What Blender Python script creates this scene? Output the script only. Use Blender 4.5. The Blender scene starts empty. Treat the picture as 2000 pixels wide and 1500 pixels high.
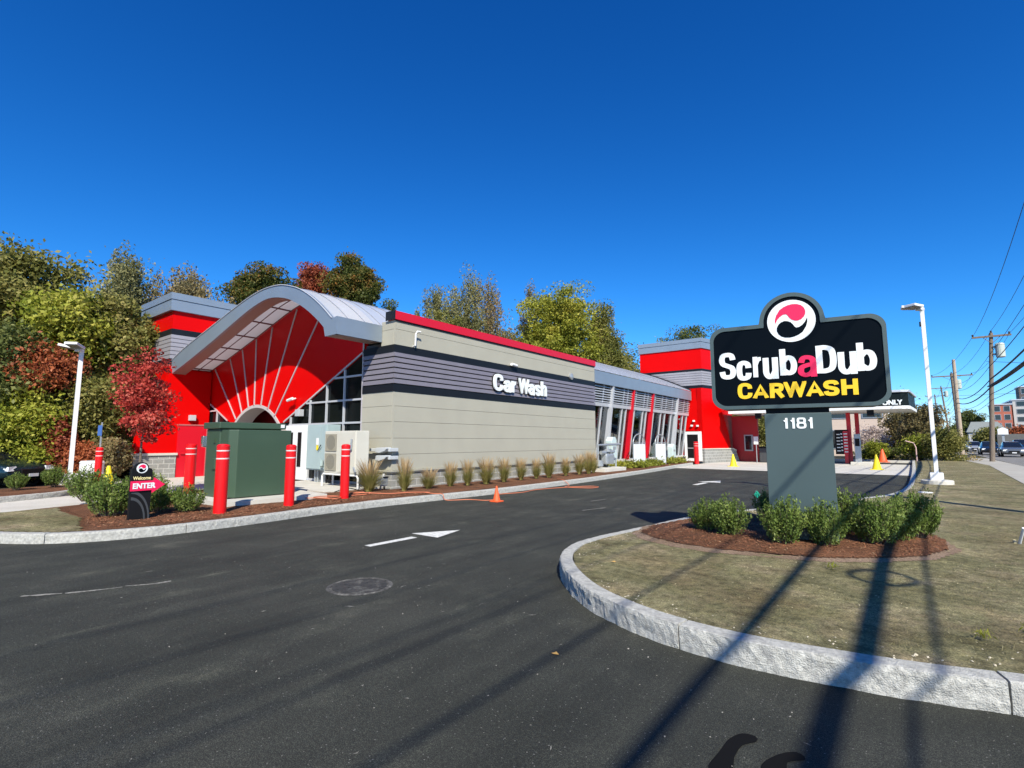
import bpy, bmesh, math, random
import numpy as np
from mathutils import Vector, Matrix, noise
from mathutils.geometry import tessellate_polygon
random.seed(7); RS = np.random.RandomState(11)
R = math.radians
S = bpy.context.scene
COL = S.collection
# ------------------------------------------------------------ camera, sky, sun, exposure
EYE = 1.55; YAW = 37.6; PITCH = math.degrees(math.atan(0.111))
cd = bpy.data.cameras.new('camera'); cd.lens = 18.0; cd.sensor_width = 36.0; cd.clip_start = .05; cd.clip_end = 3000
cam = bpy.data.objects.new('camera', cd); COL.objects.link(cam)
cam.location = (0, 0, EYE); cam.rotation_euler = (R(90 + PITCH), 0, R(YAW)); S.camera = cam
SUN_EL = 40.5
w = bpy.data.worlds.new('World'); S.world = w; w.use_nodes = True
nt = w.node_tree; nt.nodes.clear()
sky = nt.nodes.new('ShaderNodeTexSky'); sky.sky_type = 'NISHITA'; sky.sun_disc = False
sky.sun_elevation = R(SUN_EL); sky.sun_rotation = R(135); sky.air_density = 0.9; sky.dust_density = 0.0; sky.ozone_density = 4.5; sky.altitude = 0
sep = nt.nodes.new('ShaderNodeSeparateColor'); cmb = nt.nodes.new('ShaderNodeCombineColor'); nt.links.new(sky.outputs[0], sep.inputs[0])
for i_, (p_, a_) in enumerate(((2.1, .086), (1.32, .445), (1.10, .90))):        # deeper, more saturated clear-air blue
    q_ = nt.nodes.new('ShaderNodeMath'); q_.operation = 'POWER'; q_.inputs[1].default_value = p_; nt.links.new(sep.outputs[i_], q_.inputs[0])
    r_ = nt.nodes.new('ShaderNodeMath'); r_.operation = 'MULTIPLY'; r_.inputs[1].default_value = a_; nt.links.new(q_.outputs[0], r_.inputs[0]); nt.links.new(r_.outputs[0], cmb.inputs[i_])
bg = nt.nodes.new('ShaderNodeBackground'); bg.inputs[1].default_value = 0.112
wo = nt.nodes.new('ShaderNodeOutputWorld')
nt.links.new(cmb.outputs[0], bg.inputs[0]); nt.links.new(bg.outputs[0], wo.inputs[0])
sl = bpy.data.lights.new('sun', 'SUN'); sl.energy = 5.0; sl.angle = R(0.5); sl.color = (1, .94, .80)
so = bpy.data.objects.new('sun', sl); COL.objects.link(so)
ce = math.cos(R(SUN_EL)); dv = Vector((-.7071 * ce, .7071 * ce, -math.sin(R(SUN_EL))))
so.rotation_euler = dv.to_track_quat('-Z', 'Y').to_euler(); so.location = (20, -20, 30)
S.view_settings.view_transform = 'Standard'; S.view_settings.look = 'None'; S.view_settings.exposure = 0.62; S.view_settings.gamma = 1
S.cycles.max_bounces = 6; S.cycles.diffuse_bounces = 2; S.cycles.glossy_bounces = 3; S.cycles.transparent_max_bounces = 12
S.cycles.use_adaptive_sampling = True; S.cycles.adaptive_threshold = 0.02; S.cycles.use_denoising = True
try: S.cycles.denoiser = 'OPENIMAGEDENOISE'
except Exception: pass

# ------------------------------------------------------------ survey helper: bearing + distance to a place
_th = R(PITCH); _yw = R(YAW)
_F = Vector((-math.sin(_yw) * math.cos(_th), math.cos(_yw) * math.cos(_th), math.sin(_th)))
_R = Vector((math.cos(_yw), math.sin(_yw), 0)); _U = _R.cross(_F)
def at(px, py, dist):
    d = _F * 1000 + _R * (px - 1000) + _U * (750 - py)
    t = dist / math.hypot(d.x, d.y)
    return Vector((0, 0, EYE)) + d * t

# ------------------------------------------------------------ materials
MATS = {}
KA = .87   # overall albedo trim
def nn(t, typ, **kw):
    n = t.nodes.new(typ)
    for k, v in kw.items(): setattr(n, k, v)
    return n
def mat(name, col, rough=.6, metal=0, var=0, vscale=3, bump=0, bscale=30, spec=.5, coat=0, dirt=None, aniso=None, emit=0):
    """procedural principled: colour with noise variation, optional bump and a dirt colour in patches"""
    if name in MATS: return MATS[name]
    col = tuple(c * KA for c in col)
    m = bpy.data.materials.new(name); m.use_nodes = True; t = m.node_tree; t.nodes.clear()
    o = nn(t, 'ShaderNodeOutputMaterial'); p = nn(t, 'ShaderNodeBsdfPrincipled'); t.links.new(p.outputs[0], o.inputs[0])
    p.inputs['Base Color'].default_value = (*col, 1); p.inputs['Roughness'].default_value = rough
    p.inputs['Metallic'].default_value = metal; p.inputs['Specular IOR Level'].default_value = spec
    p.inputs['Coat Weight'].default_value = coat
    if emit: p.inputs['Emission Color'].default_value = (*col, 1); p.inputs['Emission Strength'].default_value = emit
    tc = nn(t, 'ShaderNodeTexCoord'); src = tc.outputs['Object']
    if aniso:
        mp = nn(t, 'ShaderNodeMapping'); mp.inputs['Scale'].default_value = aniso; t.links.new(src, mp.inputs[0]); src = mp.outputs[0]
    if var or dirt:
        n = nn(t, 'ShaderNodeTexNoise'); n.inputs['Scale'].default_value = vscale; n.inputs['Detail'].default_value = 6; t.links.new(src, n.inputs[0])
        mr = nn(t, 'ShaderNodeMapRange'); mr.inputs[1].default_value = .3; mr.inputs[2].default_value = .7
        mr.inputs[3].default_value = 1 - var; mr.inputs[4].default_value = 1 + var; t.links.new(n.outputs[0], mr.inputs[0])
        mx = nn(t, 'ShaderNodeMix', data_type='RGBA', blend_type='MULTIPLY'); mx.inputs[0].default_value = 1
        mx.inputs[6].default_value = (*col, 1); t.links.new(mr.outputs[0], mx.inputs[7]); out = mx.outputs[2]
        if dirt:
            n2 = nn(t, 'ShaderNodeTexNoise'); n2.inputs['Scale'].default_value = vscale * .37; n2.inputs['Detail'].default_value = 8; n2.inputs['Roughness'].default_value = .7
            t.links.new(src, n2.inputs[0])
            r2 = nn(t, 'ShaderNodeMapRange'); r2.inputs[1].default_value = .5; r2.inputs[2].default_value = .72; r2.inputs[4].default_value = dirt[3]; t.links.new(n2.outputs[0], r2.inputs[0])
            m2 = nn(t, 'ShaderNodeMix', data_type='RGBA'); m2.inputs[7].default_value = (*dirt[:3], 1)
            t.links.new(r2.outputs[0], m2.inputs[0]); t.links.new(out, m2.inputs[6]); out = m2.outputs[2]
        t.links.new(out, p.inputs['Base Color'])
    if bump:
        b = nn(t, 'ShaderNodeTexNoise'); b.inputs['Scale'].default_value = bscale; b.inputs['Detail'].default_value = 5; t.links.new(src, b.inputs[0])
        bm_ = nn(t, 'ShaderNodeBump'); bm_.inputs['Strength'].default_value = bump; bm_.inputs['Distance'].default_value = .02
        t.links.new(b.outputs[0], bm_.inputs['Height']); t.links.new(bm_.outputs[0], p.inputs['Normal'])
    MATS[name] = m; return m
def ramp(t, stops, src):
    r = nn(t, 'ShaderNodeValToRGB'); e = r.color_ramp.elements
    while len(e) > 1: e.remove(e[0])
    e[0].position = stops[0][0]; e[0].color = (*stops[0][1], 1)
    for p_, c in stops[1:]:
        x = e.new(p_); x.color = (*c, 1)
    t.links.new(src, r.inputs[0]); return r.outputs[0]
def ground_mat(name, layers, bump=.4, bscale=40, rough=.9, speck=None):
    """layers: list of (scale, detail, aniso or None, stops) multiplied / mixed; speck=(scale, thresh, colour)"""
    m = bpy.data.materials.new(name); m.use_nodes = True; t = m.node_tree; t.nodes.clear()
    o = nn(t, 'ShaderNodeOutputMaterial'); p = nn(t, 'ShaderNodeBsdfPrincipled'); t.links.new(p.outputs[0], o.inputs[0])
    p.inputs['Roughness'].default_value = rough; p.inputs['Specular IOR Level'].default_value = .3
    tc = nn(t, 'ShaderNodeTexCoord'); out = None
    for sc, det, an, stops, mode, fac in layers:
        mp = nn(t, 'ShaderNodeMapping')
        if an: mp.inputs['Scale'].default_value = an[:3]; mp.inputs['Rotation'].default_value = (0, 0, R(an[3]) if len(an) > 3 else 0)
        t.links.new(tc.outputs['Object'], mp.inputs[0])
        if out is None: stops = [(q, tuple(c * KA for c in cc)) for q, cc in stops]
        n = nn(t, 'ShaderNodeTexNoise'); n.inputs['Scale'].default_value = sc; n.inputs['Detail'].default_value = det; n.inputs['Roughness'].default_value = .65
        t.links.new(mp.outputs[0], n.inputs[0]); c = ramp(t, stops, n.outputs[0])
        if out is None: out = c
        else:
            mx = nn(t, 'ShaderNodeMix', data_type='RGBA', blend_type=mode); mx.inputs[0].default_value = fac
            t.links.new(out, mx.inputs[6]); t.links.new(c, mx.inputs[7]); out = mx.outputs[2]
    if speck:
        v = nn(t, 'ShaderNodeTexVoronoi'); v.inputs['Scale'].default_value = speck[0]; t.links.new(tc.outputs['Object'], v.inputs[0])
        r = nn(t, 'ShaderNodeMapRange'); r.inputs[1].default_value = speck[1]; r.inputs[2].default_value = speck[1] * .6; t.links.new(v.outputs['Distance'], r.inputs[0])
        wn = nn(t, 'ShaderNodeSeparateColor'); t.links.new(v.outputs['Color'], wn.inputs[0])
        gt = nn(t, 'ShaderNodeMath', operation='GREATER_THAN'); gt.inputs[1].default_value = speck[3]; t.links.new(wn.outputs[0], gt.inputs[0])
        ml = nn(t, 'ShaderNodeMath', operation='MULTIPLY'); t.links.new(r.outputs[0], ml.inputs[0]); t.links.new(gt.outputs[0], ml.inputs[1])
        mx = nn(t, 'ShaderNodeMix', data_type='RGBA'); mx.inputs[7].default_value = (*speck[2], 1)
        t.links.new(ml.outputs[0], mx.inputs[0]); t.links.new(out, mx.inputs[6]); out = mx.outputs[2]
    t.links.new(out, p.inputs['Base Color'])
    b = nn(t, 'ShaderNodeTexNoise'); b.inputs['Scale'].default_value = bscale; b.inputs['Detail'].default_value = 8; b.inputs['Roughness'].default_value = .75; t.links.new(tc.outputs['Object'], b.inputs[0])
    bb = nn(t, 'ShaderNodeBump'); bb.inputs['Strength'].default_value = bump; bb.inputs['Distance'].default_value = .02
    t.links.new(b.outputs[0], bb.inputs['Height']); t.links.new(bb.outputs[0], p.inputs['Normal'])
    return m
def block_mat(name, c1, c2, mort, bw=.4, bh=.2, mortar=.012, bump=.6):
    c1, c2, mort = (tuple(v * KA for v in q) for q in (c1, c2, mort))
    m = bpy.data.materials.new(name); m.use_nodes = True; t = m.node_tree; t.nodes.clear()
    o = nn(t, 'ShaderNodeOutputMaterial'); p = nn(t, 'ShaderNodeBsdfPrincipled'); t.links.new(p.outputs[0], o.inputs[0]); p.inputs['Roughness'].default_value = .9
    g = nn(t, 'ShaderNodeNewGeometry'); sx = nn(t, 'ShaderNodeSeparateXYZ'); t.links.new(g.outputs['Position'], sx.inputs[0])
    ad = nn(t, 'ShaderNodeMath', operation='ADD'); t.links.new(sx.outputs[0], ad.inputs[0]); t.links.new(sx.outputs[1], ad.inputs[1])
    cx = nn(t, 'ShaderNodeCombineXYZ'); t.links.new(ad.outputs[0], cx.inputs[0]); t.links.new(sx.outputs[2], cx.inputs[1])
    b = nn(t, 'ShaderNodeTexBrick'); b.inputs['Scale'].default_value = 1; b.inputs['Brick Width'].default_value = bw; b.inputs['Row Height'].default_value = bh
    b.inputs['Mortar Size'].default_value = mortar; b.inputs['Mortar Smooth'].default_value = .3; b.inputs['Color1'].default_value = (*c1, 1); b.inputs['Color2'].default_value = (*c2, 1); b.inputs['Mortar'].default_value = (*mort, 1)
    t.links.new(cx.outputs[0], b.inputs[0])
    n = nn(t, 'ShaderNodeTexNoise'); n.inputs['Scale'].default_value = 25; n.inputs['Detail'].default_value = 6; t.links.new(g.outputs['Position'], n.inputs[0])
    mr = nn(t, 'ShaderNodeMapRange'); mr.inputs[3].default_value = .7; mr.inputs[4].default_value = 1.3; t.links.new(n.outputs[0], mr.inputs[0])
    mx = nn(t, 'ShaderNodeMix', data_type='RGBA', blend_type='MULTIPLY'); mx.inputs[0].default_value = 1; t.links.new(b.outputs[0], mx.inputs[6]); t.links.new(mr.outputs[0], mx.inputs[7]); t.links.new(mx.outputs[2], p.inputs['Base Color'])
    bb = nn(t, 'ShaderNodeBump'); bb.inputs['Strength'].default_value = bump; bb.inputs['Distance'].default_value = .02; t.links.new(n.outputs[0], bb.inputs['Height']); t.links.new(bb.outputs[0], p.inputs['Normal'])
    MATS[name] = m; return m
def leaf_mat(name, stops, patch=.35, trans=.38, tint=(1, .9, .3)):
    m = bpy.data.materials.new(name); m.use_nodes = True; t = m.node_tree; t.nodes.clear()
    o = nn(t, 'ShaderNodeOutputMaterial'); p = nn(t, 'ShaderNodeBsdfPrincipled'); p.inputs['Roughness'].default_value = .55; p.inputs['Specular IOR Level'].default_value = .25
    a = nn(t, 'ShaderNodeAttribute', attribute_name='lv'); tc = nn(t, 'ShaderNodeTexCoord')
    n = nn(t, 'ShaderNodeTexNoise'); n.inputs['Scale'].default_value = patch; n.inputs['Detail'].default_value = 3; t.links.new(tc.outputs['Object'], n.inputs[0])
    mr = nn(t, 'ShaderNodeMapRange'); mr.inputs[1].default_value = .3; mr.inputs[2].default_value = .7; t.links.new(n.outputs[0], mr.inputs[0])
    mx = nn(t, 'ShaderNodeMix', data_type='FLOAT'); mx.inputs[0].default_value = .58; t.links.new(a.outputs['Fac'], mx.inputs[2]); t.links.new(mr.outputs[0], mx.inputs[3])
    c = ramp(t, stops, mx.outputs[0]); t.links.new(c, p.inputs['Base Color'])
    tr = nn(t, 'ShaderNodeBsdfTranslucent'); t.links.new(c, tr.inputs[0])
    ms = nn(t, 'ShaderNodeMixShader'); ms.inputs[0].default_value = trans; t.links.new(p.outputs[0], ms.inputs[1]); t.links.new(tr.outputs[0], ms.inputs[2]); t.links.new(ms.outputs[0], o.inputs[0])
    MATS[name] = m; return m
def glass_mat(name, tint, refl=.12, clear=.8):
    m = bpy.data.materials.new(name); m.use_nodes = True; t = m.node_tree; t.nodes.clear()
    o = nn(t, 'ShaderNodeOutputMaterial'); tr = nn(t, 'ShaderNodeBsdfTransparent'); tr.inputs[0].default_value = (*tint, 1)
    gl = nn(t, 'ShaderNodeBsdfGlossy'); gl.inputs['Roughness'].default_value = .02
    lw = nn(t, 'ShaderNodeLayerWeight'); lw.inputs[0].default_value = .35
    mr = nn(t, 'ShaderNodeMapRange'); mr.inputs[3].default_value = refl; mr.inputs[4].default_value = .9; t.links.new(lw.outputs['Fresnel'], mr.inputs[0])
    ms = nn(t, 'ShaderNodeMixShader'); t.links.new(mr.outputs[0], ms.inputs[0]); t.links.new(tr.outputs[0], ms.inputs[1]); t.links.new(gl.outputs[0], ms.inputs[2]); t.links.new(ms.outputs[0], o.inputs[0])
    MATS[name] = m; return m

RED = mat('red_panel', (.64, .001, .001), .42, spec=.1, var=.03, vscale=1.2)
REDD = mat('red_trim', (.62, .006, .02), .35)
BEIGE = mat('beige_panel', (.40, .385, .315), .75, var=.035, vscale=1.3, bump=.12, bscale=180)
BLACKP = mat('black_panel', (.011, .013, .017), .4, spec=.18, var=.1, vscale=2)
CORR = mat('grey_ribbed_metal', (.235, .215, .245), .45, metal=.25, var=.05, vscale=2)
ALU = mat('aluminium_panel', (.27, .325, .385), .38, metal=.35, var=.04, vscale=1.5)
ALUL = mat('light_aluminium', (.62, .64, .68), .35, metal=.3)
ROOFM = mat('white_metal_roof', (.62, .66, .72), .33, metal=.35, var=.05, vscale=1)
STRIP = mat('silver_strip', (.55, .52, .54), .4, metal=.2)
WHITE = mat('white_paint', (.78, .79, .79), .5, var=.03, vscale=5)
GALV = mat('galvanised_grey', (.42, .45, .47), .42, metal=.5, var=.08, vscale=8)
DGREY = mat('dark_grey', (.05, .055, .06), .5)
BLK = mat('matt_black', (.007, .007, .008), .55, spec=.2)
SPAN = mat('spandrel_glass', (.006, .008, .009), .1, spec=.12)
CONC = mat('pale_concrete', (.58, .56, .50), .85, var=.08, vscale=2, bump=.25, bscale=60, dirt=(.35, .32, .28, .35))
GRAN = mat('granite', (.47, .465, .43), .85, var=.26, vscale=30, bump=.75, bscale=110, dirt=(.22, .215, .21, .5))
TRANSG = mat('transformer_green', (.046, .082, .048), .42, var=.05, vscale=2, coat=.1)
STONE = block_mat('split_face_block', (.235, .235, .225), (.30, .30, .285), (.50, .50, .47))
BARK = mat('bark', (.13, .10, .075), .9, var=.3, vscale=12, bump=.6, bscale=30)
WOODP = mat('weathered_wood_pole', (.20, .16, .125), .9, var=.25, vscale=6, aniso=(8, 8, .6), bump=.4, bscale=20)
WOODL = mat('pale_wood_pole', (.42, .34, .26), .9, var=.15, vscale=6, aniso=(8, 8, .6))
YEL = mat('yellow_plastic', (.85, .68, .01), .45)
ORG = mat('orange_plastic', (.85, .12, .03), .45)
PINK = mat('magenta_red', (.80, .01, .085), .4)
LET_W = mat('white_acrylic', (.80, .84, .85), .35, spec=.4)
LET_Y = mat('yellow_acrylic', (.86, .56, .015), .4)
SIGNG = mat('slate_green_metal', (.058, .090, .094), .45, var=.05, vscale=1.5)
SIGNF = mat('sign_face_black', (.0025, .004, .006), .3, spec=.08)
PIPEG = mat('duct_grey_white', (.50, .53, .55), .5)
WIRE = mat('black_cable', (.012, .012, .014), .6)
CORD = mat('orange_cord', (.60, .18, .09), .6)
GLASS = glass_mat('clear_glass', (.70, .76, .78))
TYRE = mat('tyre_rubber', (.015, .015, .015), .8)
RIM = mat('alloy_rim', (.45, .46, .48), .3, metal=.8)
CARGL = mat('car_glass', (.01, .012, .015), .05, spec=.8)
LAMPW = mat('headlight_lens', (.75, .78, .8), .1, spec=.8)

# ------------------------------------------------------------ mesh helpers
class MB:
    def __init__(s): s.v = []; s.f = []
    def add(s, vs, fs):
        o = len(s.v); s.v += [tuple(v) for v in vs]; s.f += [tuple(i + o for i in f) for f in fs]; return s
    def box(s, x0, x1, y0, y1, z0, z1, M=None):
        vs = [Vector((x, y, z)) for z in (z0, z1) for x, y in ((x0, y0), (x1, y0), (x1, y1), (x0, y1))]
        if M: vs = [M @ v for v in vs]
        return s.add(vs, [(3, 2, 1, 0), (4, 5, 6, 7), (0, 1, 5, 4), (1, 2, 6, 5), (2, 3, 7, 6), (3, 0, 4, 7)])
    def prism(s, pts, fn, d0, d1):
        """pts 2D outline (may be concave), fn(a, b, depth)->3D; extruded from d0 to d1"""
        n = len(pts); tri = tessellate_polygon([[Vector((a, b, 0)) for a, b in pts]])
        vs = [fn(a, b, d0) for a, b in pts] + [fn(a, b, d1) for a, b in pts]
        fs = [tuple(t) for t in tri] + [tuple(i + n for i in reversed(t)) for t in tri]
        fs += [(i, (i + 1) % n, (i + 1) % n + n, i + n) for i in range(n)]
        return s.add(vs, fs)
    def poly(s, pts, z):
        tri = tessellate_polygon([[Vector((a, b, 0)) for a, b in pts]])
        fs = []
        for t in tri:
            a, b, c = (Vector(pts[i]) for i in t)
            fs.append(tuple(t) if (b - a).cross(c - a) > 0 else tuple(reversed(t)))
        return s.add([(a, b, z) for a, b in pts], fs)
    def tube(s, pts, r, n=8, cap=True):
        pts = [Vector(p) for p in pts]; m = len(pts)
        if not hasattr(r, '__len__'): r = [r] * m
        vs = []; up = None
        for i, p in enumerate(pts):
            d = (pts[min(i + 1, m - 1)] - pts[max(i - 1, 0)]).normalized()
            if up is None: up = Vector((0, 0, 1)) if abs(d.z) < .9 else Vector((1, 0, 0))
            a = d.cross(up).normalized(); b = a.cross(d).normalized(); up = b
            vs += [p + (a * math.cos(2 * math.pi * k / n) + b * math.sin(2 * math.pi * k / n)) * r[i] for k in range(n)]
        fs = [(i * n + k, i * n + (k + 1) % n, (i + 1) * n + (k + 1) % n, (i + 1) * n + k) for i in range(m - 1) for k in range(n)]
        if cap: fs += [tuple(range(n)), tuple(range((m - 1) * n, m * n))[::-1]]
        return s.add(vs, fs)
    def lathe(s, prof, c=(0, 0, 0), n=20):
        vs = [(c[0] + r * math.cos(2 * math.pi * k / n), c[1] + r * math.sin(2 * math.pi * k / n), c[2] + z) for r, z in prof for k in range(n)]
        m = len(prof)
        fs = [(i * n + k, i * n + (k + 1) % n, (i + 1) * n + (k + 1) % n, (i + 1) * n + k) for i in range(m - 1) for k in range(n)]
        fs += [tuple(range(n))[::-1], tuple(range((m - 1) * n, m * n))]
        return s.add(vs, fs)
OFF = {}
def newmesh(name, mb, m, smooth=False, off=None):
    me = bpy.data.meshes.new(name)
    vs = mb.v if off is None else [(v[0] - off[0], v[1] - off[1], v[2] - off[2]) for v in mb.v]
    me.from_pydata(vs, [], mb.f); me.materials.append(m)
    if smooth: me.polygons.foreach_set('use_smooth', [True] * len(me.polygons))
    b = bmesh.new(); b.from_mesh(me); bmesh.ops.recalc_face_normals(b, faces=b.faces); b.to_mesh(me); b.free()
    return me
def tag(o, label, cat, group=None, kind=None):
    if label: o['label'] = label
    if cat: o['category'] = cat
    if group: o['group'] = group
    if kind: o['kind'] = kind
    return o
def thing(name, label, cat, loc=(0, 0, 0), group=None, rz=0):
    o = bpy.data.objects.new(name, None); COL.objects.link(o); o.location = loc; o.rotation_euler[2] = rz
    o.empty_display_size = .2; OFF[o.name] = Vector(loc); return tag(o, label, cat, group)
def part(name, mb, m, parent, label=None, smooth=False, bevel=0, local=False):
    off = OFF.get(parent.name, Vector((0, 0, 0)))
    o = bpy.data.objects.new(name, newmesh(name, mb, m, smooth, None if local else off)); COL.objects.link(o); o.parent = parent
    OFF[o.name] = off
    if label: o['label'] = label
    if bevel: md = o.modifiers.new('bevel', 'BEVEL'); md.width = bevel; md.segments = 2; md.limit_method = 'ANGLE'
    return o
def solo(name, mb, m, label=None, cat=None, group=None, kind=None, smooth=False):
    o = bpy.data.objects.new(name, newmesh(name, mb, m, smooth)); COL.objects.link(o); return tag(o, label, cat, group, kind)
def dup(root, loc, rz=0, sc=1, label=None):
    def cp(o, par):
        c = o.copy(); COL.objects.link(c)
        if par: c.parent = par
        for ch in o.children: cp(ch, c)
        return c
    r = cp(root, None); r.location = loc; r.rotation_euler[2] = rz; r.scale = (sc, sc, sc) if not hasattr(sc, '__len__') else sc
    if label: r['label'] = label
    return r

# ---- lettering
_gl = {}
def glyph(ch, bold=.035, depth=.06):
    k = (ch, bold, depth)
    if k not in _gl:
        cu = bpy.data.curves.new('g', 'FONT'); cu.body = ch; cu.size = 1; cu.offset = bold; cu.extrude = depth / 2; cu.resolution_u = 6
        ob = bpy.data.objects.new('g', cu); COL.objects.link(ob)
        dg = bpy.context.evaluated_depsgraph_get(); me = bpy.data.meshes.new_from_object(ob.evaluated_get(dg))
        v = [tuple(x.co) for x in me.vertices]; f = [tuple(p.vertices) for p in me.polygons]
        bpy.data.objects.remove(ob); bpy.data.curves.remove(cu); bpy.data.meshes.remove(me)
        xs = [a[0] for a in v]; ys = [a[1] for a in v]
        _gl[k] = (v, f, min(xs), max(xs), min(ys), max(ys))
    return _gl[k]
def put_glyph(mb, ch, s0, s1, z0, z1, fn, d0, d1, bold=.035, ry=None):
    """glyph thickened by a ring of slightly staggered copies, then fitted to a box; fn(s, z, depth)->3D"""
    base = 0; v, f, x0, x1, y0, y1 = glyph(ch, base); r = bold - base; ry = r * .75 if ry is None else ry
    x0 -= r; x1 += r; y0 -= ry; y1 += ry
    ring = [(0, 0)] + ([(r * i, ry * j) for i in (-1, -.5, 0, .5, 1) for j in (-1, 0, 1) if i or j] if r > .002 else [])
    for k, (ox, oy) in enumerate(ring):
        mb.add([fn(s0 + (a + ox - x0) / (x1 - x0) * (s1 - s0), z0 + (b + oy - y0) / (y1 - y0) * (z1 - z0), d0 + (c + .03) / .06 * (d1 - d0) - k * .00025) for a, b, c in v], f)
put_text = put_glyph
STROKES = {
 'S': ['c', (1, .76), (.88, .95), (.5, 1), (.12, .95), (0, .76), (.12, .59), (.5, .5), (.88, .41), (1, .24), (.88, .05), (.5, 0), (.12, .05), (0, .25)],
 'C': ['c', (1, .66), (.92, .90), (.52, 1), (.12, .90), (0, .5), (.12, .10), (.52, 0), (.92, .10), (1, .34)],
 'u': ['l', (0, 1, 1), (0, .55), '+c', (0, .6), (.02, .22), (.3, 0), (.7, .06), (1, .34), '+l', (1, 1, 1), (1, 0, 1)],
 'r': ['l', (0, 0, 1), (0, 1, 1), '+c', (0, .62), (.4, .86), (.8, .96), (1.25, .97)],
 'b': ['l', (0, 0, 1), (0, 1, 1), '+c', (0, .50), (.35, .68), (.8, .64), (1, .36), (.86, .06), (.42, 0), (0, .16)],
 'h': ['l', (0, 0, 1), (0, 1, 1), '+c', (0, .50), (.4, .70), (.85, .66), (1, .45), (1, .30), '+l', (1, .45), (1, 0, 1)],
 'a': ['c', (.04, .70), (.2, .95), (.55, 1), (.92, .90), (1, .62), '+l', (1, .70), (1, 0, 1), '+c', (1, .60), (.45, .54), (.06, .42), (.02, .14), (.35, 0), (.75, .08), (1, .28)],
 'D': ['l', (0, 0, 1), (0, 1, 1), '+c', (0, 1), (.45, 1), (.88, .88), (1, .5), (.88, .12), (.45, 0), (0, 0)],
 'A': ['l', (0, 0, 1), (.5, 1), (1, 0, 1), '+l', (.2, .28), (.8, .28)],
 'R': ['l', (0, 0, 1), (0, 1, 1), '+c', (0, 1), (.55, 1), (.95, .93), (1, .74), (.9, .54), (.5, .48), (0, .48), '+l', (.55, .45), (1, 0, 1)],
 'W': ['l', (0, 1, 1), (.25, 0), (.5, 1), (.75, 0), (1, 1, 1)],
 'H': ['l', (0, 0, 1), (0, 1, 1), '+l', (1, 0, 1), (1, 1, 1), '+l', (0, .5), (1, .5)],
 '8': ['c', (.5, 1), (.05, .95), (.05, .60), (.5, .53), (.95, .60), (.95, .95), (.5, 1), '+c', (.5, .53), (0, .45), (0, .08), (.5, 0), (1, .08), (1, .45), (.5, .53)],
 '1': ['l', (1, 0, 1), (1, 1, 1), '+l', (1, .86), (0, .72)],
}
STROKES['s'] = STROKES['S']; STROKES['c'] = STROKES['C']
def stroke_letter(mb, ch, s0, s1, z0, z1, t, fn, d0, d1, k=1.22):
    """heavy condensed sign letter: pen strokes of width t; horizontals are t/k"""
    groups = []; cur = None
    for q in STROKES[ch]:
        if isinstance(q, str): cur = [q[-1]]; groups.append(cur)
        else: cur.append(q)
    hx = t / 2; hz = t / 2 / k
    for gi, g in enumerate(groups):
        P = [Vector((s0 + hx + q[0] * (s1 - s0 - 2 * hx), (z0 + hz + q[1] * (z1 - z0 - 2 * hz)) * k)) for q in g[1:]]
        ext = [len(g[1]) > 2, len(g[-1]) > 2]
        if g[0] == 'c':
            Q = []
            for i in range(len(P) - 1):
                p0 = P[max(i - 1, 0)]; p1 = P[i]; p2 = P[i + 1]; p3 = P[min(i + 2, len(P) - 1)]
                if ch == '8' and i == 0: p0 = P[-2]
                if ch == '8' and i == len(P) - 2: p3 = P[1]
                for j in range(5):
                    u = j / 5; Q.append(.5 * ((2 * p1) + (p2 - p0) * u + (2 * p0 - 5 * p1 + 4 * p2 - p3) * u * u + (3 * p1 - p0 - 3 * p2 + p3) * u ** 3))
            P = Q + [P[-1]]
        if ext[0]: d = (P[0] - P[1]).normalized(); P[0] = P[0] + d * (hx if abs(d.x) < .7 else 0)
        if ext[1]: d = (P[-1] - P[-2]).normalized(); P[-1] = P[-1] + d * (hx if abs(d.x) < .7 else 0)
        L = []; Rr = []
        for i, p in enumerate(P):
            a = (p - P[i - 1]).normalized() if i else (P[1] - p).normalized(); b = (P[i + 1] - p).normalized() if i < len(P) - 1 else a
            na = Vector((-a.y, a.x)); nb = Vector((-b.y, b.x)); n = (na + nb); n = n / max(.55, n.dot(na))
            L.append(p + n * hx); Rr.append(p - n * hx)
        e = gi * .0006
        if ch in 'AW':                                      # trim pointed joins to the box
            zt = z1 * k; zb = z0 * k
            for q in L + Rr: q.y = min(max(q.y, zb), zt)
        for i in range(len(P) - 1):
            q = [L[i], L[i + 1], Rr[i + 1], Rr[i]]
            vs = [fn(v.x, v.y / k, d0) for v in q] + [fn(v.x, v.y / k, d1 - e) for v in q]
            mb.add(vs, [(3, 2, 1, 0), (4, 5, 6, 7), (0, 1, 5, 4), (2, 3, 7, 6)] + ([(3, 0, 4, 7)] if i == 0 else []) + ([(1, 2, 6, 5)] if i == len(P) - 2 else []))
COMMA = [(-.67, -.10), (-.66, .12), (-.60, .33), (-.45, .57), (-.28, .69), (-.10, .76), (.08, .79), (.28, .77), (.44, .70), (.55, .58), (.61, .42), (.60, .27), (.53, .13), (.42, .03), (.28, -.02), (.14, 0), (.02, .06), (-.07, .17), (-.13, .28), (-.19, .34), (-.31, .33), (-.45, .24), (-.57, .1)]
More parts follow.
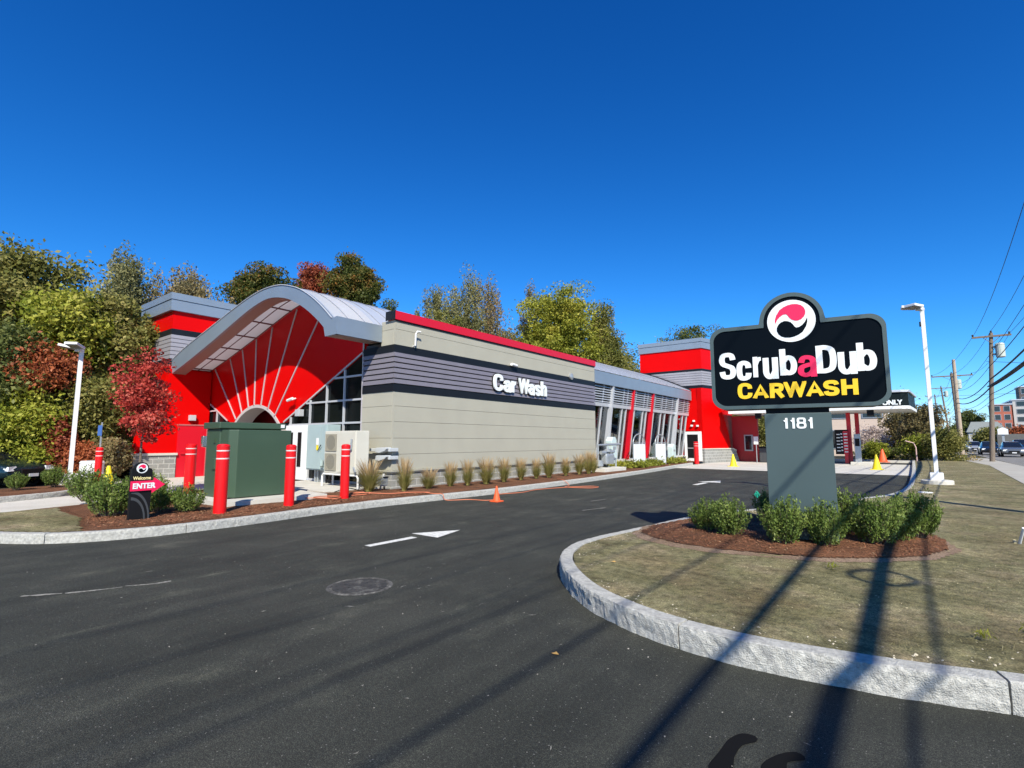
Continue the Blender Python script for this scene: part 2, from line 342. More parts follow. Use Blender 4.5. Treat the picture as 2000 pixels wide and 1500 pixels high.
def logo(parent, fn, cs, cz, r, d, th, nested=None):
    circ = [(cs + r * math.cos(a), cz + r * math.sin(a)) for a in [2 * math.pi * k / 48 for k in range(48)]]
    disc = part('emblem_disc', MB().prism(circ, fn, d, d + th), LET_W, parent)
    part('emblem_swirl', MB().prism([(cs + a * r, cz + b * r) for a, b in COMMA], fn, d + th + .0005, d + th + .004), PINK, disc, 'red swirl of the emblem')
    part('emblem_swirl', MB().prism([(cs - a * r, cz - b * r) for a, b in COMMA], fn, d + th + .0005, d + th + .004), SIGNF, disc, 'black swirl of the emblem')
    return disc

# ---- fast leaf cloud
def leaf_obj(name, C, size, m, parent, up=.2, asp=.55, label=None, szvar=.4, orient=None, flat=False):
    """C: (N,3) centres in the parent's frame; each leaf a bent diamond of two triangles"""
    N = len(C); rs = RS
    nrm = rs.normal(size=(N, 3)); nrm[:, 2] += up
    nrm /= np.linalg.norm(nrm, axis=1, keepdims=True)
    t = rs.normal(size=(N, 3)) if orient is None else orient + rs.normal(size=(N, 3)) * .45
    t -= nrm * (t * nrm).sum(1, keepdims=True); t /= np.linalg.norm(t, axis=1, keepdims=True) + 1e-9
    b = np.cross(nrm, t); s = (size * (1 + szvar * (rs.rand(N, 1) * 2 - 1)))
    V = np.stack([C - t * s, C + b * s * asp + nrm * s * .12, C + t * s, C - b * s * asp + nrm * s * .12], 1).reshape(-1, 3)
    me = bpy.data.meshes.new(name); me.vertices.add(4 * N); me.vertices.foreach_set('co', V.astype('f').ravel())
    me.loops.add(4 * N); me.loops.foreach_set('vertex_index', np.arange(4 * N, dtype='i')); me.polygons.add(N)
    me.polygons.foreach_set('loop_start', np.arange(0, 4 * N, 4, dtype='i'))
    me.update(calc_edges=True); me.materials.append(m)
    a = me.attributes.new('lv', 'FLOAT', 'FACE'); a.data.foreach_set('value', rs.rand(N).astype('f'))
    o = bpy.data.objects.new(name, me); COL.objects.link(o)
    if parent: o.parent = parent
    if label: o['label'] = label
    return o
# ============================================================ GROUND
def cat_rom(P, step=.12, closed=False):
    P = [Vector(p) for p in P]; out = []
    n = len(P)
    for i in range(n - 1):
        p0 = P[max(i - 1, 0)]; p1 = P[i]; p2 = P[i + 1]; p3 = P[min(i + 2, n - 1)]
        k = max(1, int((p2 - p1).length / step))
        for j in range(k):
            t = j / k
            out.append(.5 * ((2 * p1) + (p2 - p0) * t + (2 * p0 - 5 * p1 + 4 * p2 - p3) * t * t + (3 * p1 - p0 - 3 * p2 + p3) * t ** 3))
    out.append(P[-1]); return out
def normals2(P):
    N = []
    for i in range(len(P)):
        d = (P[min(i + 1, len(P) - 1)] - P[max(i - 1, 0)]).normalized(); N.append(Vector((d.y, -d.x)))
    return N
def kerb(name, P, h, side, wdt=.15, rough=.008, blk=1.85, step=.035, far=99):
    """granite blocks swept along the line of the kerb face P; side=+1/-1 which side the island is on"""
    mb = MB(); P = cat_rom(P, step); N = normals2(P); i0 = 0; L = 0; m = len(P)
    def emit(a, b):
        if b - a < 2: return
        rows = [(0, -.06), (0, .0), (0, h * .3), (0, h * .55), (0, h * .8), (.006, h - .006), (.02, h), (wdt * .6, h), (wdt, h), (wdt, -.06)]
        vs = []; k = len(rows); jt = random.uniform(-.004, .004)
        for i in range(a, b + 1):
            p = P[i].copy(); n = N[i] * side
            if i == a: p += (P[i + 1] - P[i]).normalized() * .006
            if i == b: p -= (P[i] - P[i - 1]).normalized() * .006
            for q, (o, z) in enumerate(rows):
                d = 0; dz = 0
                if 0 < q < 6:
                    v = Vector((p.x * 9, p.y * 9, z * 12)); d = noise.noise(v) * rough * 1.6 + noise.noise(v * 3.1) * rough
                if q in (5, 6): dz = noise.noise(Vector((p.x * 14, p.y * 14, 3))) * .004
                vs.append((p.x + n.x * (o + d), p.y + n.y * (o + d), z + dz + (jt if z > 0 else 0)))
        c = b - a + 1
        fs = [(i * k + q, i * k + q + 1, (i + 1) * k + q + 1, (i + 1) * k + q) for i in range(c - 1) for q in range(k - 1)]
        fs += [tuple(range(k)), tuple(range((c - 1) * k, c * k))[::-1]]
        mb.add(vs, fs)
    for i in range(1, m):
        L += (P[i] - P[i - 1]).length
        if L >= blk: emit(i0, i); i0 = i; L = 0
    emit(i0, m - 1)
    return solo(name, mb, GRAN, 'pale granite kerb of rough-faced blocks', None, kind='structure')
def inside(x, y, P):
    c = False; j = len(P) - 1
    for i in range(len(P)):
        if (P[i][1] > y) != (P[j][1] > y) and x < (P[j][0] - P[i][0]) * (y - P[i][1]) / (P[j][1] - P[i][1]) + P[i][0]: c = not c
        j = i
    return c
def edge_d(x, y, P):
    best = 9; p = Vector((x, y))
    for i in range(len(P)):
        a = Vector(P[i]); b = Vector(P[(i + 1) % len(P)]); ab = b - a
        t = max(0, min(1, (p - a).dot(ab) / max(ab.length_squared, 1e-9))); best = min(best, (p - a - ab * t).length)
    return best
def patch(name, P, z, res, mound, amp, m, label=None, kind='structure'):
    """bumpy sheet cut to outline P"""
    xs = [p[0] for p in P]; ys = [p[1] for p in P]; x0 = min(xs); y0 = min(ys)
    nx = int((max(xs) - x0) / res) + 2; ny = int((max(ys) - y0) / res) + 2
    idx = {}; mb = MB()
    def vid(i, j):
        if (i, j) not in idx:
            x = x0 + i * res + noise.noise(Vector((i * .7, j * .7, 1))) * res * .4; y = y0 + j * res + noise.noise(Vector((i * .7, j * .7, 9))) * res * .4
            e = edge_d(x, y, P) if mound else 1
            hh = z + mound * min(1, e / .5) + amp * (noise.noise(Vector((x * 2.5, y * 2.5, 0))) + .5 * noise.noise(Vector((x * 9, y * 9, 4)))) * min(1, e / .1 if mound else 1)
            idx[i, j] = len(mb.v); mb.v.append((x, y, hh))
        return idx[i, j]
    for i in range(nx):
        for j in range(ny):
            if inside(x0 + (i + .5) * res, y0 + (j + .5) * res, P): mb.f.append((vid(i, j), vid(i + 1, j), vid(i + 1, j + 1), vid(i, j + 1)))
    return solo(name, mb, m, label, None, kind=kind, smooth=True)

ASPH = ground_mat('asphalt', [
    (.55, 6, None, [(.3, (.028, .0300, .0240)), (.5, (.036, .0380, .0310)), (.72, (.054, .055, .045))], 'MIX', 1),
    (1.6, 8, (1.6, .22, 1, -8), [(.35, (.70, .71, .72)), (.52, (1, 1, 1)), (.66, (1.12, 1.12, 1.12)), (.74, (2.3, 2.25, 2.1))], 'MULTIPLY', .9),
    (2.4, 10, (1, .55, 1, -15), [(.40, (.86, .86, .86)), (.54, (1, 1, 1)), (.64, (1.45, 1.43, 1.38)), (.74, (2.3, 2.2, 2.0))], 'MULTIPLY', .9),
    (150, 3, None, [(.36, (.35, .35, .35)), (.5, (.92, .92, .92)), (.62, (2.3, 2.3, 2.25))], 'MULTIPLY', .95),
    (45, 5, None, [(.36, (.68, .68, .68)), (.5, (1, 1, 1)), (.64, (1.45, 1.45, 1.42))], 'MULTIPLY', .9)],
    bump=.6, bscale=110, rough=.82, speck=(55, .24, (.20, .195, .18), .90))
LAWN = ground_mat('thin_lawn', [
    (.9, 8, None, [(.3, (.14, .115, .058)), (.5, (.21, .19, .112)), (.7, (.35, .30, .205))], 'MIX', 1),
    (2.2, 8, (.8, 1.3, 1, 20), [(.3, (.62, .60, .52)), (.5, (1, 1, 1)), (.7, (1.35, 1.3, 1.25))], 'MULTIPLY', 1),
    (1.7, 5, None, [(.40, (1.08, 1.0, .95)), (.56, (.90, .96, .78)), (.68, (.66, .66, .50))], 'MULTIPLY', .75),
    (13, 7, None, [(.34, (.52, .50, .42)), (.5, (1, 1, 1)), (.66, (1.45, 1.42, 1.36))], 'MULTIPLY', .9),
    (80, 5, None, [(.35, (.4, .40, .32)), (.52, (1, 1, 1)), (.68, (1.6, 1.55, 1.45))], 'MULTIPLY', .95)],
    bump=1.0, bscale=45, rough=.95)
MULCH = ground_mat('bark_mulch', [
    (1.3, 6, None, [(.3, (.085, .038, .018)), (.5, (.14, .060, .029)), (.7, (.205, .098, .052))], 'MIX', 1),
    (55, 6, None, [(.33, (.30, .28, .26)), (.5, (1, .95, .9)), (.68, (1.9, 1.9, 1.7))], 'MULTIPLY', 1)],
    bump=1.0, bscale=60, rough=.95)
MULCHF = ground_mat('faded_mulch', [
    (1.3, 6, None, [(.3, (.22, .15, .10)), (.7, (.34, .25, .19))], 'MIX', 1),
    (55, 6, None, [(.33, (.45, .43, .4)), (.5, (1, .95, .9)), (.68, (1.6, 1.6, 1.5))], 'MULTIPLY', 1)],
    bump=1.0, bscale=60, rough=.95)
CONCG = ground_mat('pale_concrete_paving', [
    (.7, 6, None, [(.3, (.50, .48, .43)), (.7, (.63, .61, .56))], 'MIX', 1),
    (60, 5, None, [(.35, (.85, .85, .85)), (.65, (1.1, 1.1, 1.1))], 'MULTIPLY', 1)], bump=.3, bscale=90)
ROADM = ground_mat('worn_road_asphalt', [
    (.3, 6, (1, .15, 1), [(.3, (.17, .165, .155)), (.7, (.27, .26, .245))], 'MIX', 1),
    (40, 5, None, [(.35, (.8, .8, .8)), (.65, (1.15, 1.15, 1.15))], 'MULTIPLY', 1)], bump=.3, bscale=60)
SIDEW = ground_mat('sidewalk_concrete', [
    (.6, 6, None, [(.3, (.36, .34, .30)), (.7, (.47, .45, .40))], 'MIX', 1)], bump=.3, bscale=60)
EARTH = ground_mat('rough_ground', [
    (.4, 8, None, [(.3, (.075, .065, .03)), (.5, (.10, .10, .04)), (.7, (.17, .15, .08))], 'MIX', 1),
    (20, 6, None, [(.33, (.5, .5, .45)), (.65, (1.4, 1.35, 1.2))], 'MULTIPLY', 1)], bump=1, bscale=25)
def sheet(name, P, z, m, kind='structure'): return solo(name, MB().poly(P, z), m, None, None, kind=kind)
sheet('ground', [(-900, -300), (900, -300), (900, 1500), (-900, 1500)], -.06, EARTH)
sheet('parking_lot', [(-34, -14), (5.1, -14), (5.1, 4.8), (2.9, 60), (-30, 60), (-34, 20)], 0, ASPH)
sheet('road', [(5.0, -40), (19, -40), (24, 420), (8, 420)], -.02, ROADM)

KR = [(4.6, 7.4), (4.0, 6.2), (3.2, 5.35), (2.2, 4.8), (1.2, 4.43), (.41, 4.21), (-.04, 4.07), (-.5, 3.98), (-1.0, 3.92), (-1.57, 3.97), (-2.08, 4.14), (-2.6, 4.45), (-3.15, 5.0), (-3.5, 5.55), (-3.68, 6.15), (-3.68, 6.8), (-3.57, 7.6), (-3.46, 8.3), (-3.36, 9.0), (-3.22, 9.8), (-2.95, 10.7), (-2.5, 11.6), (-1.75, 12.95), (-1.28, 13.9), (-1.08, 15.1), (-.75, 15.85), (-.45, 17.0), (-.25, 18.6), (-.1, 21.5), (.02, 30), (.1, 46)]
kerb('kerb', KR, .18, 1)
KRs = cat_rom(KR, .4); Ns = normals2(KRs)
inn = [tuple(p + n * .145) for p, n in zip(KRs, Ns)]
LAWNP = [tuple(p) for p in inn] + [(3.0, 47.0), (3.5, 40.0), (2.8, 23.0), (2.9, 12.0), (4.4, 8.5)]
solo('lawn', MB().poly(LAWNP, .172), LAWN, None, None, kind='structure')
sheet('sidewalk', [(4.45, 8.6), (2.95, 12.0), (2.85, 23.0), (3.55, 40.0), (3.1, 48.0), (2.6, 56), (4.9, 56), (4.9, 8.6)], .16, SIDEW)
sheet('sidewalk', [(2.7, 72), (2.9, 200), (4.8, 200), (4.9, 72)], .12, SIDEW)
sheet('driveway', [(-6, 56), (-6, 72), (5.0, 74), (5.0, 55.9)], .02, ASPH)
MB1 = [(-3.38, 8.1), (-3.3, 7.5), (-3.0, 7.15), (-2.5, 6.95), (-2.0, 6.9), (-1.5, 7.02), (-.9, 7.15), (-.45, 7.45), (.05, 7.95), (.32, 8.7), (.3, 9.5), (.05, 10.1), (-.6, 10.4), (-1.6, 10.6), (-2.6, 10.3), (-3.05, 9.6), (-3.25, 8.8)]
patch('mulch_bed', [(x * 1.0 + (-1.7 - x) * -.06, y + (8.6 - y) * -.13) if y < 9 else (x, y) for x, y in MB1], .176, .045, .012, .01, MULCHF)
patch('mulch_bed', MB1, .188, .045, .05, .02, MULCH)

KL = [(-17.5, -4.0), (-15.5, -1.6), (-13.6, .1), (-12.2, .95), (-11.02, 1.59), (-10.4, 2.06), (-10.02, 2.65), (-9.82, 3.5), (-9.82, 4.8), (-9.98, 6.4), (-10.0, 8.0), (-9.85, 9.6), (-9.68, 12.0), (-9.68, 15), (-9.78, 18), (-10.1, 23.0), (-10.45, 27), (-10.8, 30.5), (-11.1, 33.5)]
kerb('kerb', KL, .15, -1, rough=.005)
KLs = cat_rom(KL, .4); NLs = normals2(KLs)
ISL = [tuple(p - n * .145) for p, n in zip(KLs, NLs)] + [(-11.4, 36.7), (-16.0, 36.7), (-16, 10.1), (-16.5, 9.9), (-16.4, 6.5), (-15.6, 4.8), (-14.7, 3.4), (-14.3, 2.0), (-15.2, 0.0), (-17.6, -3.4)]
solo('mulch_bed', MB().poly(ISL, .142), MULCH, None, None, kind='structure')
patch('mulch_bed', [(-13.9, 2.9), (-12.2, 2.85), (-10.95, 2.55), (-10.25, 2.5), (-9.99, 3.3), (-9.98, 4.8), (-10.14, 6.4), (-10.16, 8.0), (-10.02, 9.6), (-9.86, 12), (-12.0, 12), (-12.0, 9.8), (-13.6, 9.8), (-15.6, 6.6), (-14.9, 4.2)], .150, .06, .03, .016, MULCH)
patch('lawn', [(-17.0, -3.6), (-15.4, -1.4), (-13.5, .28), (-12.1, 1.15), (-11.1, 1.72), (-10.55, 2.1), (-10.3, 2.42), (-11.0, 2.5), (-12.2, 2.8), (-13.4, 2.75), (-14.3, 2.9), (-14.15, 2.0), (-15.1, 0), (-17.4, -3.3)], .156, .07, .0, .006, LAWN)
LANE = [(-17.7, -3.6), (-15.25, -.1), (-14.32, 1.9), (-14.72, 3.4), (-15.62, 4.8), (-16.42, 6.5), (-16.52, 9.88), (-28, 9.88), (-26, 7), (-24.7, 5.6), (-22.2, 5.3), (-20.2, 4.75), (-18.9, 4.1), (-18.1, 2.6), (-17.6, .5), (-20, -3.6)]
sheet('car_wash_lane', LANE, .012, CONCG)
K3 = [(-20.2, -3.6), (-18.6, -.6), (-17.95, 1.4), (-18.15, 2.7), (-18.95, 4.0), (-20.2, 4.65)]
kerb('kerb', K3, .15, -1, step=.12, rough=.006)
sheet('mulch_bed', [(-20.3, -3.6), (-18.75, -.6), (-18.1, 1.4), (-18.3, 2.7), (-19.05, 3.9), (-20.25, 4.5), (-21.7, 4.55), (-21.3, 2.9), (-21.6, .6), (-23, -3.6)], .14, MULCH)
sheet('sidewalk', [(-21.72, 4.6), (-20.3, 4.62), (-20.3, 4.72), (-22.1, 5.28), (-24.6, 5.58), (-26, 6.9), (-30, 7.5), (-31, 6.3), (-25.2, 5.1)], .13, CONCG)
sheet('concrete_apron', [(-11.2, 29.0), (.02, 29.0), (.06, 42.0), (-11.2, 42.0)], .014, CONCG)
solo('concrete_pad', MB().prism([(-13.9, 4.95), (-11.35, 4.9), (-11.3, 7.3), (-13.8, 7.5)], lambda a, b, d: (a, b, .14 + d), 0, .13), CONC, 'pale concrete pad under the green transformer', None, kind='structure')
solo('concrete_pad', MB().prism([(-16.3, 7.9), (-12.4, 7.9), (-12.4, 9.7), (-16.45, 9.85)], lambda a, b, d: (a, b, .14 + d), 0, .07), CONC, 'concrete pad before the side door', None, kind='structure')
PAINT = mat('road_paint', (.66, .66, .63), .8, var=.25, vscale=16, dirt=(.30, .30, .28, .5))
def arrow(x, y, k=1):
    solo('arrow_marking', MB().poly([(x - .07 * k, y - 1.1 * k), (x + .07 * k, y - 1.1 * k), (x + .085 * k, y - .2 * k), (x - .055 * k, y - .2 * k)], .004).poly([(x - .28 * k, y), (x + .34 * k, y), (x + .14 * k, y + .74 * k)], .004), PAINT, None, None, kind='structure')
arrow(-6.45, 5.97); arrow(-6.1, 20.0, 1.35)
STAIN = mat('wet_asphalt', (.006, .006, .006), .8, spec=.1)
def blob(cx, cy, pts, name='wet_patch'):
    P = [tuple(p) for p in cat_rom([(cx + a * .8, cy + b * .8) for a, b in pts] + [(cx + pts[0][0] * .8, cy + pts[0][1] * .8)], .02)][:-1]
    solo(name, MB().poly(P, .004), STAIN, None, None, kind='structure')
blob(-.80, 2.86, [(-.02, -.30), (.04, -.2), (.02, -.05), (.03, .1), (.09, .2), (.07, .26), (-.01, .24), (-.06, .12), (-.07, -.05), (-.08, -.25)])
blob(-.60, 2.94, [(-.02, -.30), (.10, -.26), (.18, -.12), (.26, -.08), (.24, .0), (.14, -.05), (.07, -.12), (.04, -.02), (.12, .08), (.06, .13), (-.03, .02), (-.08, -.15)])
# loose bits: stones, straw, mulch chips
def scatter(name, n, fn, size, m, flat=.4, label=None, cat=None):
    C = np.array([fn() for _ in range(n)]); 
    rs = RS; k = rs.normal(size=(n, 3)); V = []
    s = size * (1 + .6 * (rs.rand(n, 1) * 2 - 1)); a = rs.rand(n) * 6.283
    t = np.stack([np.cos(a), np.sin(a), rs.normal(size=n) * .25], 1); b = np.stack([-np.sin(a), np.cos(a), rs.normal(size=n) * .25], 1); z = np.array([[0, 0, 1.]])
    asp = flat
    q = [C + t * s + z * s * .1, C + b * s * asp + z * s * .2, C - t * s + z * s * .1, C - b * s * asp + z * s * .2, C + z * s * (asp * .9)]
    V = np.stack(q, 1).reshape(-1, 3); F = []
    for i in range(n): o = 5 * i; F += [(o, o + 1, o + 4), (o + 1, o + 2, o + 4), (o + 2, o + 3, o + 4), (o + 3, o, o + 4)]
    me = bpy.data.meshes.new(name); me.from_pydata(V.tolist(), [], F); me.materials.append(m)
    o = bpy.data.objects.new(name, me); COL.objects.link(o); return tag(o, label, cat, kind='stuff')
def in_poly(P, z, extra=None):
    xs = [p[0] for p in P]; ys = [p[1] for p in P]
    def f():
        while True:
            x = random.uniform(min(xs), max(xs)); y = random.uniform(min(ys), max(ys))
            if inside(x, y, P): return (x, y, z + (.045 * min(1, edge_d(x, y, P) / .5) if extra else 0))
    return f
STN = mat('light_pebble', (.34, .32, .28), .8); STRAW = mat('straw', (.55, .47, .28), .8); CH1 = mat('reddish_wood_chip', (.21, .08, .036), .85, var=.5, vscale=9); CH2 = mat('pale_wood_chip', (.40, .24, .13), .85)
scatter('pebbles', 260, lambda: (random.gauss(-3.5, 2.6) , random.gauss(3.2, 1.6), .003), .0055, STN, .7, 'small pale stones strewn over the asphalt', 'gravel')
nearl = [(-3.5, 5.9), (-2.7, 4.8), (-1.5, 4.25), (0, 4.35), (3, 5.7), (3, 12), (.4, 12), (.5, 8), (-1, 6.8), (-3, 6.9)]
scatter('straw_bits', 1300, in_poly(nearl, .174), .010, STRAW, .3, 'pale straw and grit on the thin lawn', 'straw')
_ed = [p for p, n in zip(KRs, Ns)]; _en = Ns
def near_edge():
    i = random.randrange(10, len(KRs) - 30); d = .17 + abs(random.gauss(0, .13)); p = KRs[i] + Ns[i] * d; return (p.x + random.uniform(-.2, .2) * abs(Ns[i].y), p.y + random.uniform(-.2, .2) * abs(Ns[i].x), .174)
scatter('pebbles', 900, near_edge, .009, mat('tan_pebble', (.52, .46, .34), .8), .7, 'small tan stones along the inside of the corner kerb', 'gravel')
scatter('wood_chips', 5200, in_poly(MB1, .196, 1), .018, CH1, .35, 'red-brown mulch chips around the pylon sign', 'mulch')
scatter('wood_chips', 900, in_poly(MB1, .196, 1), .015, CH2, .3, 'pale chips among the mulch around the pylon sign', 'mulch')
bedL = [(-13.2, 3.2), (-12.2, 2.9), (-10.95, 2.6), (-10.3, 2.6), (-10.05, 3.3), (-10.0, 4.8), (-10.18, 6.4), (-10.2, 8.0), (-10.06, 9.6), (-11.4, 9.6), (-11.0, 7.3), (-11.1, 4.6)]
scatter('wood_chips', 5200, in_poly(bedL, .178), .022, CH1, .35, 'red-brown mulch chips around the red bollards', 'mulch')
scatter('wood_chips', 700, in_poly(bedL, .178), .018, CH2, .3, 'pale chips among the mulch by the bollards', 'mulch')
GB = leaf_mat('grass_blade', [(0, (.12, .105, .045)), (.5, (.19, .17, .075)), (1, (.30, .26, .15))], trans=.2)
Cg = np.array([in_poly(nearl, .182)() for _ in range(15000)])
o = leaf_obj('grass', Cg, .015, GB, None, up=.2, asp=.09, orient=np.array([[.2, .1, .55]])); tag(o, 'short sparse blades on the corner lawn', 'grass', kind='stuff')

# manhole cover
SCF = mat('faded_white_scuff', (.26, .25, .22), .9, var=.6, vscale=30)
def scuff(pts, wd):
    P = cat_rom(pts, .03); N = normals2(P); L_ = []; R__ = []
    for i, (p, n) in enumerate(zip(P, N)):
        k = wd * (.25 + abs(noise.noise(Vector((p.x * 6, p.y * 6, 2))))) * math.sin(math.pi * (i + 1) / (len(P) + 1)) ** .5; L_.append(tuple(p + n * k)); R__.append(tuple(p - n * k * .8))
    solo('worn_marking', MB().poly(L_ + R__[::-1], .004), SCF, None, None, kind='structure')
for pts in ([(-7.15, 1.22), (-6.95, 1.5)], [(-6.93, 1.52), (-6.8, 1.78), (-6.74, 1.95)], [(-6.76, 1.98), (-6.62, 2.2), (-6.6, 2.36)], [(-9.2, 15.2), (-8.8, 15.6)], [(-5.9, 10.2), (-5.7, 11.0)], [(-6.6, 11.9), (-6.5, 12.6)]): scuff(pts, .05)
dm = MB()
for k in range(46):
    x = random.gauss(-3.6, 1.9); y = random.gauss(3.3, 1.5)
    if y < 1.4 or x > -1.2 and y > 3.2 or x < -9.3: continue
    a = random.gauss(1.3, .7); l = random.uniform(.02, .11)
    q = [(x + math.cos(a) * l * u + random.uniform(-.01, .01), y + math.sin(a) * l * u + random.uniform(-.01, .01)) for u in (0, .5, 1)]
    w_ = random.uniform(.003, .009); dm.poly([(q[0][0], q[0][1]), (q[1][0] + w_, q[1][1] - w_ * .5), (q[2][0], q[2][1]), (q[1][0] - w_, q[1][1] + w_ * .7)], .0035)
solo('dust_marks', dm, SCF, None, None, kind='structure')
mh = thing('manhole_cover', 'round cast manhole cover set flush in the dark asphalt', 'manhole cover', (-4.77, 3.52, .001))
IRON = mat('worn_iron', (.034, .033, .031), .8, var=.4, vscale=18, bump=.5, bscale=40, dirt=(.16, .155, .14, .8))
part('frame', MB().lathe([(.30, 0), (.30, .007), (.325, .007), (.345, .001)], (-4.77, 3.52, .001), 40), mat('gritty_ring', (.06, .058, .054), .9, var=.6, vscale=22, dirt=(.24, .23, .21, .9)), mh)
lid = MB().lathe([(.285, 0), (.285, .004), (.0, .0041)], (-4.77, 3.52, .002), 40)
for r_ in (.06, .12, .18, .24):
    for k in range(int(r_ * 90)):
        a = k / int(r_ * 90) * 6.283; lid.box(-.009, .009, -.009, .009, 0, .004, Matrix.Translation((-4.77 + r_ * math.cos(a), 3.52 + r_ * math.sin(a), .006)) @ Matrix.Rotation(a, 4, 'Z'))
part('lid', lid, IRON, mh)

# ============================================================ CAR WASH BUILDING
B = thing('car_wash_building', 'low car wash building with beige panel walls, red towers and a swooping grey arched canopy', 'building', (-12.1, 9.9, 0))
WX = -12.1
fX = lambda X0: (lambda a, b, d: (X0 + d, a, b))
fY = lambda Y0: (lambda a, b, d: (a, Y0 - d, b))
def interp(T):
    xs = [p[0] for p in T]; zs = [p[1] for p in T]
    P = cat_rom(T, .15); X = [p.x for p in P]; Z = [p.y for p in P]
    return lambda x: float(np.interp(x, X, Z))
TOP = interp([(-26.3, 4.45), (-24.8, 4.98), (-23.4, 5.40), (-20.94, 5.96), (-19.33, 6.33), (-18.13, 6.57), (-17.1, 6.68), (-16.2, 6.65), (-15.6, 6.54), (-14.88, 6.31), (-14.25, 6.0), (-13.64, 5.61), (-13.2, 5.27), (-12.9, 5.02), (-12.0, 4.2)])
BOT = interp([(-26.3, 4.0), (-25.67, 4.16), (-24.3, 4.50), (-23.0, 4.81), (-20.86, 5.37), (-19.26, 5.82), (-18.08, 6.13), (-17.07, 6.30), (-16.36, 6.28), (-15.58, 6.11), (-15.0, 5.88), (-14.44, 5.6), (-13.83, 5.21), (-13.38, 4.87), (-13.0, 4.5)])
CY = 8.31
xsT = list(np.linspace(-26.2, -12.96, 60)); xsB = list(np.linspace(-25.7, -13.38, 56))
fo = [(x, TOP(x)) for x in xsT] + [(-12.72, 5.1), (-12.72, 4.58), (-13.29, 4.58)] + [(x, BOT(x)) for x in reversed(xsB)]
part('canopy_fascia', MB().prism(fo, fY(CY), 0, -.10), ALU, B)
part('canopy_fascia', MB().box(-12.80, -12.70, CY - .003, 9.90, 4.58, 5.10), ALU, B)
part('canopy_edge_trim', MB().tube([(x, CY - .012, TOP(x) + .01) for x in xsT], .018, 6), ALUL, B)
# beam soffit behind the fascia
mb = MB()
def strip(mb, xs, z0f, y0, z1f, y1):
    n = len(xs); o = len(mb.v)
    mb.v += [(x, y0, z0f(x)) for x in xs] + [(x, y1, z1f(x)) for x in xs]
    mb.f += [(o + i, o + i + 1, o + n + i + 1, o + n + i) for i in range(n - 1)]
xsq = xsB
strip(mb, xsq, BOT, CY + .1, BOT, CY + .52); strip(mb, xsq, BOT, CY + .52, lambda x: BOT(x) + .26, CY + .54)
mb.box(-13.32, -12.8, CY + .1, 9.9, 4.59, 4.62)
SOF = mat('soffit_metal', (.33, .24, .21), .5, metal=.1)  # grey metal tinted brown: bounce from the red wall painted into the colour
part('canopy_soffit', mb, SOF, B)
# translucent ceiling panels with their frame
TR = bpy.data.materials.new('translucent_panel'); TR.use_nodes = True; t = TR.node_tree; t.nodes.clear()
o_ = nn(t, 'ShaderNodeOutputMaterial'); d_ = nn(t, 'ShaderNodeBsdfDiffuse'); d_.inputs[0].default_value = (.84, .80, .81, 1); l_ = nn(t, 'ShaderNodeBsdfTranslucent'); l_.inputs[0].default_value = (.92, .89, .90, 1)
m_ = nn(t, 'ShaderNodeMixShader'); m_.inputs[0].default_value = .55; t.links.new(d_.outputs[0], m_.inputs[1]); t.links.new(l_.outputs[0], m_.inputs[2]); t.links.new(m_.outputs[0], o_.inputs[0])
CE = lambda x: BOT(x) + .30
xsc = list(np.linspace(-25.0, -13.6, 50))
mb = MB(); strip(mb, xsc, CE, CY + .53, CE, 9.9)
part('ceiling_panels', mb, TR, B, 'translucent white ceiling panels')
fr = MB(); FRM = mat('panel_frame', (.16, .04, .045), .5)
for yy in (CY + .56, 9.36, 9.86):
    fr.tube([(x, yy, CE(x) - .02) for x in xsc], .022, 4)
x = -24.6
while x < -13.7:
    fr.tube([(x, CY + .54, CE(x) - .02), (x, 9.88, CE(x) - .02)], .032, 4); x += 1.3
part('ceiling_frame', fr, FRM, B)
# vaulted roofs with standing seams
mb = MB(); xr = list(np.linspace(-26.25, -12.9, 60)); strip(mb, xr, TOP, CY + .1, TOP, CY + .16)
strip(mb, xr, TOP, 9.92, TOP, 22.4); part('roof', mb, ROOFM, B)
mb = MB(); strip(mb, xr, TOP, CY + .16, TOP, 9.92)
part('roof', mb, ROOFM if False else mat('roof_skylight_panel', (.66, .69, .74), .4), B)
# the canopy part of the roof lets light through to the ceiling panels
_m = MATS['roof_skylight_panel']; _t = _m.node_tree
_o = [n for n in _t.nodes if n.type == 'OUTPUT_MATERIAL'][0]; _p = [n for n in _t.nodes if n.type == 'BSDF_PRINCIPLED'][0]
_l = nn(_t, 'ShaderNodeBsdfTranslucent'); _l.inputs[0].default_value = (.9, .9, .9, 1); _x = nn(_t, 'ShaderNodeMixShader'); _x.inputs[0].default_value = .36
_t.links.new(_p.outputs[0], _x.inputs[1]); _t.links.new(_l.outputs[0], _x.inputs[2]); _t.links.new(_x.outputs[0], _o.inputs[0])
sm = MB()
y = CY + .62
while y < 22.3:
    sm.tube([(x, y, TOP(x) + .012) for x in xr], .016, 4, False); y += .62
SEAM = mat('roof_seam', (.34, .36, .42), .4, metal=.4); part('roof_seams', sm, SEAM, B)
T2 = interp([(-25, 4.9), (-22, 6.1), (-19.5, 6.75), (-17.5, 6.93), (-15.73, 6.58), (-14.92, 6.33), (-14.18, 6.03), (-13.38, 5.68), (-12.71, 5.37), (-12.1, 5.08)])
xr2 = list(np.linspace(-24, -12.1, 50)); mb = MB(); strip(mb, xr2, T2, 22.42, T2, 36.75); part('roof', mb, ROOFM, B)
sm = MB(); y = 22.9
while y < 36.6:
    sm.tube([(x, y, T2(x) + .012) for x in xr2], .016, 4, False); y += .62
part('roof_seams', sm, SEAM, B)
